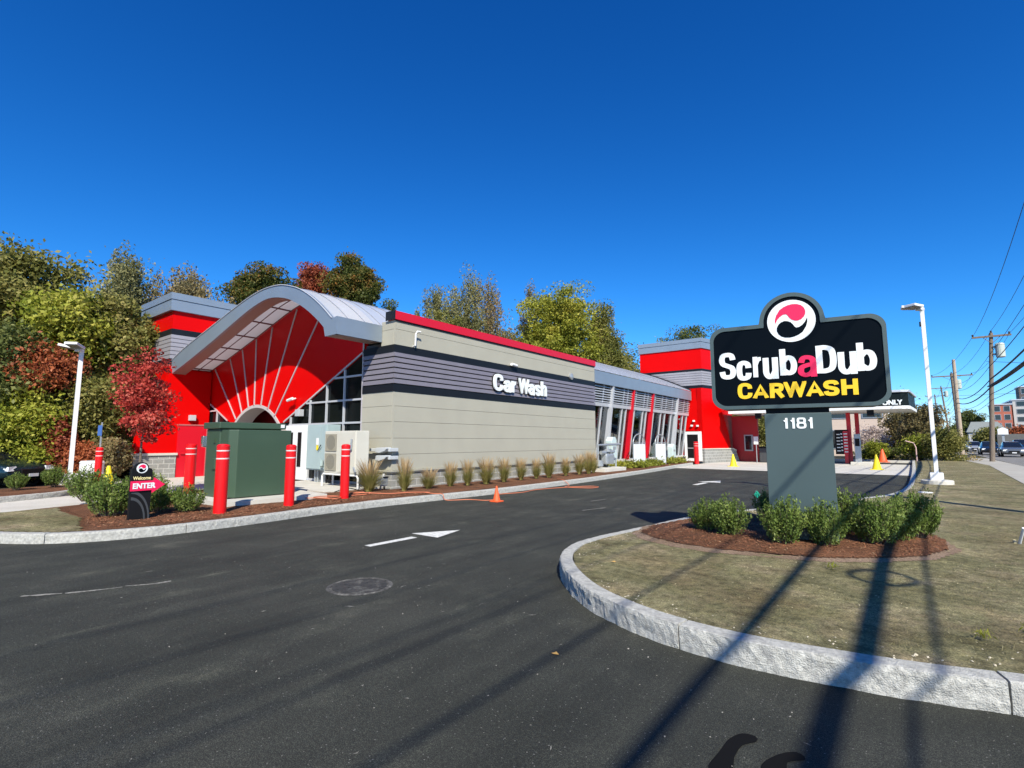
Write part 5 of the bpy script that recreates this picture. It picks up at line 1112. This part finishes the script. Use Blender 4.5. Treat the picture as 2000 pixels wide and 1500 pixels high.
# ============================================================ VEGETATION
def lobe(dirs, seed, k=.28):
    rs = np.random.RandomState(seed); f = np.ones(len(dirs))
    for i in range(7):
        a = rs.normal(size=3); a /= np.linalg.norm(a); f += k * .5 * np.sin(dirs @ a * (2 + i * 1.1) + rs.rand() * 6.28)
    return f
def tree(label, cat_, base, H, Rr, z0, m, tufts=110, per=90, tr=.55, ls=.13, seed=1, shape='round', bark=BARK, group=None, name='tree', zs=.6, limbs=26, trunk_r=None, up=.25, orient=None):
    rs = np.random.RandomState(seed); t = thing(name, label, cat_, base, group)
    cz = (z0 + H) / 2; hz = (H - z0) / 2
    d = rs.normal(size=(tufts, 3)); d /= np.linalg.norm(d, axis=1, keepdims=True); rad = rs.rand(tufts) ** (1 / 2.4)
    rad *= lobe(d, seed); C = d * rad[:, None]
    if shape == 'cone': C[:, :2] *= np.clip((1.15 - C[:, 2:3]) / 1.6, .12, 1.1)
    if shape == 'wispy': C[:, 2] = np.clip(C[:, 2] * 1.1, -1, 1.05); C[:, :2] *= (.75 + .25 * rs.rand(tufts, 1))
    if shape == 'wide': C[:, 2] = np.sign(C[:, 2]) * np.abs(C[:, 2]) ** .9
    C = np.clip(C, -1.15, 1.06); T = np.stack([C[:, 0] * (Rr - tr * .5), C[:, 1] * (Rr - tr * .5) * .85, cz + C[:, 2] * (hz - tr * .4)], 1)
    k = T.repeat(per, 0); g = rs.normal(size=k.shape); 
    g /= np.maximum(1, np.linalg.norm(g, axis=1, keepdims=True) / 1.7)
    sc = (.55 + .9 * rs.rand(tufts)).repeat(per)[:, None]
    gs = np.array([[1, 1, zs]]) * tr * .62 * sc
    if shape == 'wispy': gs = np.array([[.45, .45, 1.5]]) * tr * .6 * sc
    L = k + g * gs
    # twigs shed: sprinkle of stray leaves beyond the tufts
    st = rs.rand(len(L)) < .035; L[st] += rs.normal(size=(st.sum(), 3)) * tr * .35
    L = L[L[:, 2] > .1]
    leaf_obj('crown', L, ls, m, t, up=up, orient=np.array([[0, 0, 1.0]]) if shape == 'wispy' else None)
    tk = MB(); r0 = trunk_r or max(.08, H * .022)
    tp = Vector((rs.uniform(-.3, .3), rs.uniform(-.3, .3), H * .86)); mid = Vector((rs.uniform(-.25, .25), rs.uniform(-.2, .2), H * .45))
    def axis(u): return Vector((0, 0, -.1)).lerp(mid, u * 2) if u < .5 else mid.lerp(tp, u * 2 - 1)
    tk.tube([axis(u) for u in np.linspace(0, 1, 8)], [r0 * (1.25 - 1.1 * u) for u in np.linspace(0, 1, 8)], 8)
    for i in rs.choice(tufts, min(limbs, tufts), False):
        q = Vector(T[i]); u = max(.12, min(.9, (q.z - .35 * math.hypot(q.x, q.y)) / (H * .9))); a = axis(u); mm = a.lerp(q, .5) + Vector((0, 0, -.08 * (q - a).length + rs.uniform(-.1, .2)))
        rr = r0 * .42 * (1.1 - u); tk.tube([a, mm, q], [rr, rr * .65, rr * .25], 5, False)
    part('trunk', tk, bark, t, local=True)
    return t
LM = leaf_mat
OLIVE = LM('leaf_olive', [(0, (0.083, 0.097, 0.025)), (.4, (0.166, 0.173, 0.041)), (.7, (0.289, 0.262, 0.076)), (1, (0.497, 0.414, 0.152))])
DKG = LM('leaf_dark_green', [(0, (0.043, 0.069, 0.020)), (.45, (0.101, 0.129, 0.035)), (.75, (0.194, 0.209, 0.057)), (1, (0.388, 0.359, 0.129))])
YG = LM('leaf_yellow_green', [(0, (0.097, 0.133, 0.014)), (.4, (0.218, 0.254, 0.026)), (.7, (0.375, 0.375, 0.055)), (1, (0.605, 0.532, 0.145))])
YEL_L = LM('leaf_autumn_yellow', [(0, (.10, .12, .02)), (.4, (.22, .24, .03)), (.7, (.38, .37, .05)), (1, (.58, .48, .10))])
GREYG = LM('leaf_grey_green', [(0, (.12, .125, .05)), (.5, (.24, .235, .10)), (1, (.44, .40, .20))], patch=.5)
TAN = LM('leaf_tan_brown', [(0, (0.127, 0.115, 0.052)), (.4, (0.241, 0.201, 0.092)), (.75, (0.368, 0.265, 0.127)), (1, (0.483, 0.310, 0.161))])
ORANGE = LM('leaf_rust_orange', [(0, (.16, .05, .02)), (.4, (.36, .10, .04)), (.7, (.50, .17, .07)), (1, (.56, .32, .10))])
REDL = LM('leaf_red', [(0, (.16, .012, .018)), (.4, (.30, .025, .03)), (.75, (.42, .07, .05)), (1, (.50, .16, .09))])
MAPLE = LM('leaf_crimson_maple', [(0, (.17, .014, .012)), (.4, (.40, .04, .03)), (.75, (.58, .12, .085)), (1, (.68, .30, .20))], patch=1.2)
MIXG = LM('leaf_green_orange', [(0, (.045, .06, .016)), (.45, (.08, .10, .02)), (.62, (.15, .13, .03)), (.85, (.28, .13, .03)), (1, (.34, .10, .03))], patch=.6)
SHRUB = LM('leaf_box_shrub', [(0, (.05, .085, .018)), (.45, (.125, .185, .035)), (.75, (.24, .30, .075)), (1, (.42, .46, .18))], patch=3, trans=.3)
PALE = LM('leaf_pale_blossom', [(0, (.35, .26, .22)), (.5, (.60, .50, .45)), (1, (.75, .68, .62))])
RUST = LM('leaf_rust_red', [(0, (.14, .03, .015)), (.4, (.28, .06, .03)), (.75, (.38, .12, .06)), (1, (.42, .22, .10))])
GCOV = LM('leaf_ground_cover', [(0, (.10, .13, .02)), (.5, (.22, .24, .03)), (1, (.42, .38, .06))])
def pt(label, px, ptop, hw, dist, m, pbase=None, cat_='tree', **kw):
    """a tree standing at a bearing and distance; its crown reaches ptop and is 2*hw wide seen from the lot"""
    g = at(px, 861, dist); top = at(px, ptop, dist).z
    dep = g.x * _F.x / math.cos(_th) + g.y * _F.y / math.cos(_th)
    Rr = hw * dep / 1006; z0 = at(px, pbase, dist).z if pbase else top * .3
    return tree(label, cat_, (g.x, g.y, kw.pop('gz', 0)), top, Rr, max(.15, z0), m, **kw)
W = 'trees of the wood on the left'
pt('tall dark green tree at the left edge of the picture', 0, 492, 105, 31, OLIVE, 700, tufts=150, per=231, tr=1.0, ls=0.093, seed=3, group=W)
pt('dark shadowy tree low at the left edge below the tall one', 15, 640, 85, 27, DKG, 880, tufts=110, per=189, tr=.8, ls=0.081, seed=5, group=W)
pt('nearly bare twiggy tree rising between the left edge tree and the grey-green ones', 155, 520, 40, 33, TAN, 700, tufts=60, per=7, tr=.7, ls=0.062, seed=6, limbs=60, group=W, shape='wispy')
pt('grey-green feathery tree left of the red tower top', 222, 512, 56, 37, GREYG, 690, tufts=150, per=168, tr=.75, ls=0.074, seed=8, shape='wispy', group=W)
pt('tan-green feathery tree directly behind the left tower', 340, 535, 98, 40, TAN, 720, tufts=240, per=168, tr=.8, ls=0.081, seed=9, shape='wispy', group=W)
pt('bright yellow-green leafy tree above the rust-coloured one', 118, 572, 80, 28, YG, 720, tufts=120, per=231, tr=.75, ls=0.093, seed=10, group=W)
pt('yellow-olive tree between the bright tree and the red tower', 205, 590, 75, 28.5, OLIVE, 790, tufts=150, per=231, tr=.75, ls=0.087, seed=12, group=W)
pt('olive tree growing beside the left corner of the red tower', 262, 610, 48, 29, OLIVE, 800, tufts=100, per=210, tr=.7, ls=0.081, seed=13, group=W)
pt('rust-orange tree left of the left lamp head', 75, 665, 52, 26.3, ORANGE, 790, tufts=75, per=157, tr=.6, ls=0.074, seed=14, group=W)
pt('olive-yellow undergrowth tree low at the far left', 45, 765, 70, 26, YG, 880, tufts=90, per=189, tr=.6, ls=0.074, seed=15, group=W)
pt('brownish-green tree behind the left lamp pole', 175, 735, 70, 26.5, OLIVE, 870, tufts=110, per=189, tr=.6, ls=0.074, seed=16, group=W)
pt('dark tree filling the gap behind the small red maple', 235, 700, 60, 30, DKG, 900, tufts=100, per=189, tr=.7, ls=0.087, seed=17, group=W)
pt('dark tree filling the gap behind the left lamp head', 130, 690, 85, 31, DKG, 900, tufts=120, per=189, tr=.8, ls=0.093, seed=18, group=W)
pt('dark tree low behind the teal car', 40, 720, 90, 30, DKG, 930, tufts=120, per=189, tr=.8, ls=0.093, seed=19, group=W)
BU = 'bushes at the foot of the wood on the left'
for i, (px, top, hw, d_, m_, lb_) in enumerate([(20, 815, 45, 25.6, YG, 'yellow-green bush behind the teal car at the left edge'), (95, 842, 42, 25.2, YG, 'yellow-green bush between the teal car and the left lamp'), (112, 822, 22, 25.1, RUST, 'small red bush left of the left lamp pole'), (160, 862, 24, 24.8, ORANGE, 'small rust bush just right of the left lamp pole'), (70, 785, 40, 26, ORANGE, 'rust-orange sapling above the yellow-green bushes'), (215, 855, 30, 25, TAN, 'tan bush between the striped bollard and the maple'), (240, 845, 28, 27, OLIVE, 'olive bush left of the stone base of the red wing wall'), (190, 830, 32, 26, DKG, 'dark green bush behind the bollard with the blue sign'), (20, 870, 60, 27, DKG, 'dark green bush low behind the teal car'), (130, 800, 55, 27.5, OLIVE, 'olive bush behind the left lamp pole')]):
    pt(lb_, px, top, hw, d_, m_, 945, 'bush', tufts=60, per=157, tr=.42, ls=0.059, seed=30 + i, group=BU, name='bush', limbs=20, gz=0)
V = 'trees seen over the roof'
pt('dark green and orange tree over the left of the arched roof', 492, 527, 66, 52, MIXG, 620, tufts=150, per=210, tr=1.1, ls=0.124, seed=50, group=V)
pt('small red-leaved tree over the arched roof', 602, 513, 31, 55, RUST, 590, tufts=80, per=189, tr=.9, ls=0.118, seed=51, group=V)
pt('dense rounded olive tree right of the red one over the roof', 683, 503, 55, 52, MIXG, 620, tufts=170, per=231, tr=1.0, ls=0.118, seed=52, group=V)
pt('tiny tree top just right of the arched roof', 755, 590, 14, 55, DKG, 640, tufts=30, per=147, tr=.6, ls=0.099, seed=53, group=V)
pt('red-tipped sapling left of the tall wispy trees over the coping', 800, 600, 22, 58, ORANGE, 700, tufts=24, per=63, tr=.7, ls=0.093, seed=60, group=V)
pt('wispy grey-green poplar, left one over the red coping', 862, 570, 64, 56, GREYG, 760, tufts=150, per=175, tr=1.15, ls=0.105, seed=54, shape='wispy', limbs=60, group=V)
pt('wispy grey-green poplar, tallest over the red coping', 912, 550, 60, 57, GREYG, 770, tufts=150, per=147, tr=1.2, ls=0.105, seed=55, shape='wispy', limbs=60, group=V)
pt('wispy tan poplar, right one over the red coping', 956, 572, 54, 58, TAN, 780, tufts=130, per=136, tr=1.15, ls=0.105, seed=56, shape='wispy', limbs=60, group=V)
pt('low green leafy tree just above the red coping', 862, 612, 48, 52, OLIVE, 740, tufts=80, per=189, tr=.9, ls=0.112, seed=57, group=V)
pt('bright autumn-yellow tree over the end of the long wall', 1090, 556, 84, 60, YEL_L, 760, tufts=210, per=231, tr=1.25, ls=0.136, seed=58, group=V)
pt('thin tan-tipped tree left of the autumn-yellow one', 1035, 575, 30, 64, TAN, 780, tufts=70, per=126, tr=1.0, ls=0.105, seed=59, shape='wispy', limbs=50, group=V)
pt('olive tree sloping down right of the autumn-yellow one', 1180, 598, 62, 62, OLIVE, 800, tufts=190, per=210, tr=1.2, ls=0.124, seed=61, shape='cone', group=V)
pt('low olive tree between the long wall and the far tower', 1222, 672, 40, 66, OLIVE, 830, tufts=80, per=168, tr=1.1, ls=0.124, seed=62, group=V)
pt('dark pine-green tree behind the far tower', 1345, 628, 72, 85, DKG, 800, tufts=150, per=168, tr=1.5, ls=0.149, seed=63, group=V)
pt('low autumn tree top over the roof between the poplar and yellow trees', 1000, 640, 40, 62, OLIVE, 790, tufts=80, per=168, tr=1.0, ls=0.118, seed=64, group=V)
F_ = 'trees beyond the pay canopy'
pt('dense olive-green tree behind the far canopy left of the pillar', 1470, 785, 50, 62, OLIVE, 915, tufts=130, per=189, tr=.9, ls=0.099, seed=70, group=F_)
pt('second olive-green tree behind the canopy at the pillar', 1530, 780, 50, 66, YG, 915, tufts=100, per=189, tr=.9, ls=0.099, seed=71, group=F_)
pt('green tree behind the menu board', 1630, 800, 34, 66, OLIVE, 915, tufts=80, per=168, tr=.9, ls=0.099, seed=72, group=F_)
pt('pale pinkish young tree before the beige house', 1702, 828, 32, 54, PALE, 885, tufts=60, per=71, tr=.5, ls=0.074, seed=73, group=F_)
pt('small round green shrub before the beige house', 1712, 862, 20, 50, YG, 905, 'bush', tufts=40, per=126, tr=.4, ls=0.062, seed=74, name='bush')
pt('dark low bush left of the round green shrub', 1688, 880, 20, 51, DKG, 912, 'bush', tufts=40, per=105, tr=.4, ls=0.062, seed=75, name='bush')
pt('dark low bush right of the round green shrub', 1742, 875, 26, 51, DKG, 912, 'bush', tufts=50, per=126, tr=.4, ls=0.062, seed=76, name='bush')
pt('brown-green tree right of the beige house', 1765, 800, 34, 56, TAN, 905, tufts=110, per=189, tr=.8, ls=0.087, seed=77, group=F_)
pt('tall tan and green tree left of the right lamp post', 1797, 795, 34, 52, TAN, 905, tufts=120, per=189, tr=.75, ls=0.081, seed=78, group=F_)
pt('yellow-green lower tree left of the right lamp post', 1800, 848, 30, 49, YG, 905, tufts=70, per=168, tr=.6, ls=0.068, seed=79, group=F_)
pt('olive bush just right of the right lamp post', 1840, 838, 30, 47, OLIVE, 902, 'bush', tufts=100, per=189, tr=.6, ls=0.062, seed=80, name='bush')
pt('thin bare-topped tree behind the canopy end', 1762, 752, 40, 75, TAN, 850, tufts=50, per=8, tr=1.0, ls=0.081, seed=81, limbs=50, group=F_)
for i, (px, top, hw, d_, m_, lb_) in enumerate([(1868, 820, 16, 170, DKG, 'distant dark pine left of the pale pole'), (1895, 795, 20, 200, DKG, 'distant tall pine behind the pale pole'), (1916, 803, 16, 220, DKG, 'distant dark tree between the two near poles'), (1850, 838, 22, 160, OLIVE, 'distant olive tree beside the far poles'), (1950, 832, 30, 150, OLIVE, 'distant olive tree below the brick block'), (1993, 830, 20, 135, ORANGE, 'distant rust-red tree at the right edge'), (1930, 845, 20, 150, OLIVE, 'distant low tree behind the nearest utility pole'), (1972, 838, 18, 145, MIXG, 'distant green tree right of the nearest utility pole')]):
    pt(lb_, px, top, hw, d_, m_, 872, tufts=60, per=126, tr=1.2 if d_ > 140 else 1.0, ls=0.198, seed=90 + i, group='distant trees along the street')
# rows hiding the horizon further back
for i in range(16):
    x = -120 + i * 7.5; pt_ = (x, 95 + (i % 3) * 6, 0)
    tree('distant wood tree number of the back row', 'tree', pt_, 7 + (i * 37 % 5) * .5, 4.6, 1, [DKG, OLIVE, MIXG][i % 3], tufts=50, per=50, tr=1.5, ls=.4, seed=200 + i, group='back row of the wood', limbs=8)['label'] = 'olive or dark green tree in the back row hidden behind the building'
for i, (x, y) in enumerate([(-33, -3), (-36, -9), (-35, 2), (-40, -15), (-42, -5), (-44, 4)]):
    tree('olive autumn tree in the wood, left of the leftmost dark green tree', 'tree', (x, y, 0), 9 + (i * 5 % 3), 3.4, .6, [OLIVE, YG, DKG][i % 3], tufts=110, per=110, tr=1.0, ls=.12, seed=300 + i, group='trees left of the view', limbs=14)
# small red maple with wrapped trunk
mp = tree('young crimson maple with a wrapped pale trunk beside the stone base', 'tree', (-16.75, 5.03, .0), 4.02, .70, 1.3, MAPLE, tufts=74, per=80, tr=.26, ls=.048, seed=101, name='maple_tree', trunk_r=.035, limbs=60, up=.5, shape='round')
part('trunk_wrap', MB().tube([(-16.75, 5.03, .05), (-16.75, 5.03, .78)], [.055, .048], 10), mat('burlap_wrap', (.42, .27, .17), .9), mp)
# ---- shrubs
def shrub_mesh(seed, n=5400, R_=.34, H=.62):
    rs = np.random.RandomState(seed); t = thing('shrub', None, None, (0, 0, 0))
    # upright shoots: leaves along stems that fan from the base
    ns = 150; a = rs.rand(ns) * 6.283; rr = np.sqrt(rs.rand(ns)); tipx = rr * np.cos(a) * R_; tipy = rr * np.sin(a) * R_; tz = H * (1.0 - .38 * rr ** 2) * (1 + .10 * rs.normal(size=ns))
    per = n // ns; u = .18 + .82 * rs.rand(ns, per) ** .7
    X = (tipx[:, None] * (.35 + .65 * u ** .8)); Y = (tipy[:, None] * (.35 + .65 * u ** .8)); Z = tz[:, None] * u
    P = np.stack([X, Y, Z], 2).reshape(-1, 3) + rs.normal(size=(ns * per, 3)) * .014
    d = np.stack([tipx * .5, tipy * .5, tz], 1); d /= np.linalg.norm(d, axis=1, keepdims=True)
    leaf_obj('foliage', P, .019, SHRUB, t, up=0, asp=.42, orient=d.repeat(per, 0) * 1.1)
    st = MB()
    for i in range(0, ns, 4): st.tube([(tipx[i] * .15, tipy[i] * .15, -.02), (tipx[i] * .6, tipy[i] * .6, tz[i] * .45), (tipx[i] * .97, tipy[i] * .97, tz[i] * .93)], [.006, .004, .002], 4, False)
    part('stems', st, BARK, t); return t
sv = [shrub_mesh(s) for s in (1, 2, 3)]
sh_r = [(-2.50, 8.02, .60, 'leftmost box shrub at the pylon sign'), (-2.10, 7.80, .65, 'second box shrub from the left at the pylon sign, pressed against the leftmost'), (-1.38, 7.62, .66, 'box shrub standing before the left of the pylon pillar'), (-.92, 7.78, .60, 'box shrub standing before the right edge of the pylon pillar'), (-.80, 8.95, .78, 'taller box shrub behind the right edge of the pillar'), (-.42, 8.30, .72, 'front box shrub right of the pillar under the pole shadow'), (-.20, 8.75, .66, 'box shrub just behind the front right one'), (.02, 9.25, .68, 'rightmost box shrub of the mulch bed'), (-2.05, 10.1, .60, 'dark box shrub half hidden behind the pylon pillar')]
for i, (x, y, h, lb_) in enumerate(sh_r):
    s_ = h / .70; dup(sv[i % 3], (x, y, .19), i * 1.3, (s_ * (.88 + .05 * (i % 3)), s_ * .92, s_ * (.88 + .06 * (i % 4))), lb_)
sh_l = [(-15.55, 3.62, .74, 'leftmost tall box shrub of the bed left of the ENTER sign'), (-14.5, 3.7, .48, 'box shrub in front of the yellow cone left of the ENTER sign'), (-13.4, 4.15, .74, 'box shrub directly behind the ENTER sign body'), (-11.75, 3.10, .70, 'large front box shrub touching the left of the ENTER sign'), (-11.65, 3.83, .60, 'box shrub just right of the ENTER arrow'), (-11.25, 4.22, .52, 'box shrub left of the nearest bollard'), (-20.4, 3.15, .46, 'box shrub before the teal car wheel'), (-20.7, 4.05, .60, 'box shrub before the left lamp footing')]
for i, (x, y, h, lb_) in enumerate(sh_l):
    s_ = h / .62; dup(sv[(i + 1) % 3], (x, y, .15), i * 2.1, (s_ * 1.12, s_ * 1.12, s_), lb_)
for o in list(bpy.data.objects):
    if o.name.startswith('shrub') and o.get('label'): o['category'] = 'shrub'; o['group'] = 'clipped box shrubs'
for t_ in sv:
    for ch in list(t_.children): bpy.data.objects.remove(ch)
    bpy.data.objects.remove(t_)
# ---- feather reed grasses
BL = LM('grass_green_blade', [(0, (.18, .19, .05)), (.5, (.34, .31, .10)), (1, (.52, .43, .20))], patch=4, trans=.5)
PLM = LM('grass_tan_plume', [(0, (.36, .25, .12)), (.5, (.50, .36, .19)), (1, (.62, .48, .30))], patch=4, trans=.5)
def reed(seed):
    rs = np.random.RandomState(seed); t = thing('ornamental_grass', None, None, (0, 0, 0))
    def blades(n, h0, h1, sp, w0, m, name, plume=False):
        mb = MB()
        for i in range(n):
            a = rs.rand() * 6.283; r_ = sp * math.sqrt(rs.rand()); h = rs.uniform(h0, h1); x0 = .06 * math.cos(a) * rs.rand(); y0 = .06 * math.sin(a) * rs.rand()
            dx = math.cos(a) * r_; dy = math.sin(a) * r_; px_, py_ = -math.sin(a + rs.rand()), math.cos(a + rs.rand()); K = 5; vs = []
            for k in range(K + 1):
                u = k / K; z = h * (u - .18 * u ** 3 * (r_ / sp)); ww = w0 * (1 - u) + .001
                if plume: z = h * (.62 + .38 * u); ww = w0 * math.sin(math.pi * min(1, u + .05)) + .001; uu = .55 + .45 * u
                else: uu = u
                cx = x0 + dx * uu ** 1.7; cy = y0 + dy * uu ** 1.7
                vs += [(cx - px_ * ww, cy - py_ * ww, z), (cx + px_ * ww, cy + py_ * ww, z)]
            mb.add(vs, [(2 * k, 2 * k + 1, 2 * k + 3, 2 * k + 2) for k in range(K)])
        o = part(name, mb, m, t); return o
    for nme, n, h0, h1, sp, w0, m, pl in (('blades', 480, .28, .80, .34, .006, BL, False), ('plumes', 150, .66, 1.02, .26, .0045, PLM, True), ('stalks', 110, .5, .85, .24, .002, BL, False)):
        o = blades(n, h0, h1, sp, w0, m, nme, pl); a = o.data.attributes.new('lv', 'FLOAT', 'FACE'); a.data.foreach_set('value', rs.rand(len(o.data.polygons)).astype('f').repeat(1))
    return t
rv_ = [reed(s) for s in (1, 2, 3)]
gp = [(-11.72, 8.85, 1.05, 1.35), (-11.10, 9.55, 1.10, .95), (-11.10, 10.45, .72, 1.05), (-11.1, 11.35, .92, .9), (-11.08, 12.1, .95, .85), (-10.95, 12.85, 1.02, 1.2), (-11.05, 13.9, .98, .95), (-11.1, 14.95, .93, .9), (-11.1, 15.9, .90, .85), (-11.0, 16.6, 1.12, 1.1), (-11.05, 17.9, .85, .9), (-11.0, 18.9, 1.0, 1.05), (-10.95, 19.6, 1.15, 1.15), (-11.1, 20.3, 1.0, .9)]
ordn = ['wide tan-topped clump nearest the air conditioner', 'clump just right of the grey utility box at the building corner', 'short green clump, third along the long wall', 'clump fourth along the long wall', 'clump fifth along the long wall', 'broad pale clump behind the small orange cone', 'clump just right of the one behind the orange cone', 'slim clump below the letter C of the wall sign', 'slim clump below the letter W of the wall sign', 'tall clump below the end of the wall sign', 'short dark clump right of the tall one', 'tan clump third from the far end of the long wall', 'tallest clump near the far end of the long wall', 'last clump at the far end of the long wall']
for i, ((x, y, h, w_), lb_) in enumerate(zip(gp, ordn)):
    d = dup(rv_[i % 3], (x, y, .16), i * 1.7, (w_ * 1.1, w_ * 1.1, h * .88), 'ornamental grass: ' + lb_); d['category'] = 'ornamental grass'; d['group'] = 'feather grasses along the long wall'
for t_ in rv_:
    for ch in list(t_.children): bpy.data.objects.remove(ch)
    bpy.data.objects.remove(t_)
# ground cover beside the glazed wall
for i, (x, y, r_, lb_) in enumerate([(-11.6, 24.6, .9, 'bright green low plants right of the gas meter'), (-11.4, 28.4, .8, 'bright green low plants between the two display boards'), (-11.6, 32.4, 1.1, 'bright green low plants right of the farther display board'), (-11.2, 26.0, .6, 'low plants before the nearer display board')]):
    n = 1300; C = np.stack([x - .25 + RS.normal(size=n) * .2, y + RS.normal(size=n) * r_ * .7, .18 + np.abs(RS.normal(size=n)) * .13], 1)
    tag(leaf_obj('ground_cover', C, .06, GCOV, None, up=.6), lb_, 'plants', kind='stuff')
n = 500; C = np.stack([RS.uniform(-1, 4, n), RS.uniform(47.5, 52, n), .2 + np.abs(RS.normal(size=n)) * .25], 1)
tag(leaf_obj('ground_cover', C, .10, TAN, None, up=.3), 'brown leafy undergrowth at the far end of the lawn', 'plants', kind='stuff')
# stray weeds on the lawn
for x, y in ((-.75, 6.6), (.32, 4.95), (.6, 5.3)):
    n = 30; C = np.stack([x + RS.normal(size=n) * .03, y + RS.normal(size=n) * .03, .19 + RS.rand(n) * .05], 1)
    t = leaf_obj('weed', C, .025, GCOV, None, up=0, asp=.2, orient=np.array([[0, 0, 1.]])); tag(t, 'tiny green weed sprouting on the corner lawn', 'weed', 'weeds on the lawn')
# fallen leaves
LF = mat('fallen_leaf', (.62, .36, .10), .7)
for x, y, z, lb_ in ((-2.75, 5.45, .185, 'yellow fallen leaf on the left of the corner lawn'), (-2.15, 3.30, .006, 'small yellow fallen leaf on the asphalt left of the corner kerb')):
    solo('fallen_leaf', MB().add([(x - .03, y, z), (x, y - .018, z + .006), (x + .035, y + .006, z + .002), (x + .004, y + .02, z + .012)], [(0, 1, 3), (1, 2, 3)]), LF, lb_, 'leaf', 'fallen leaves')
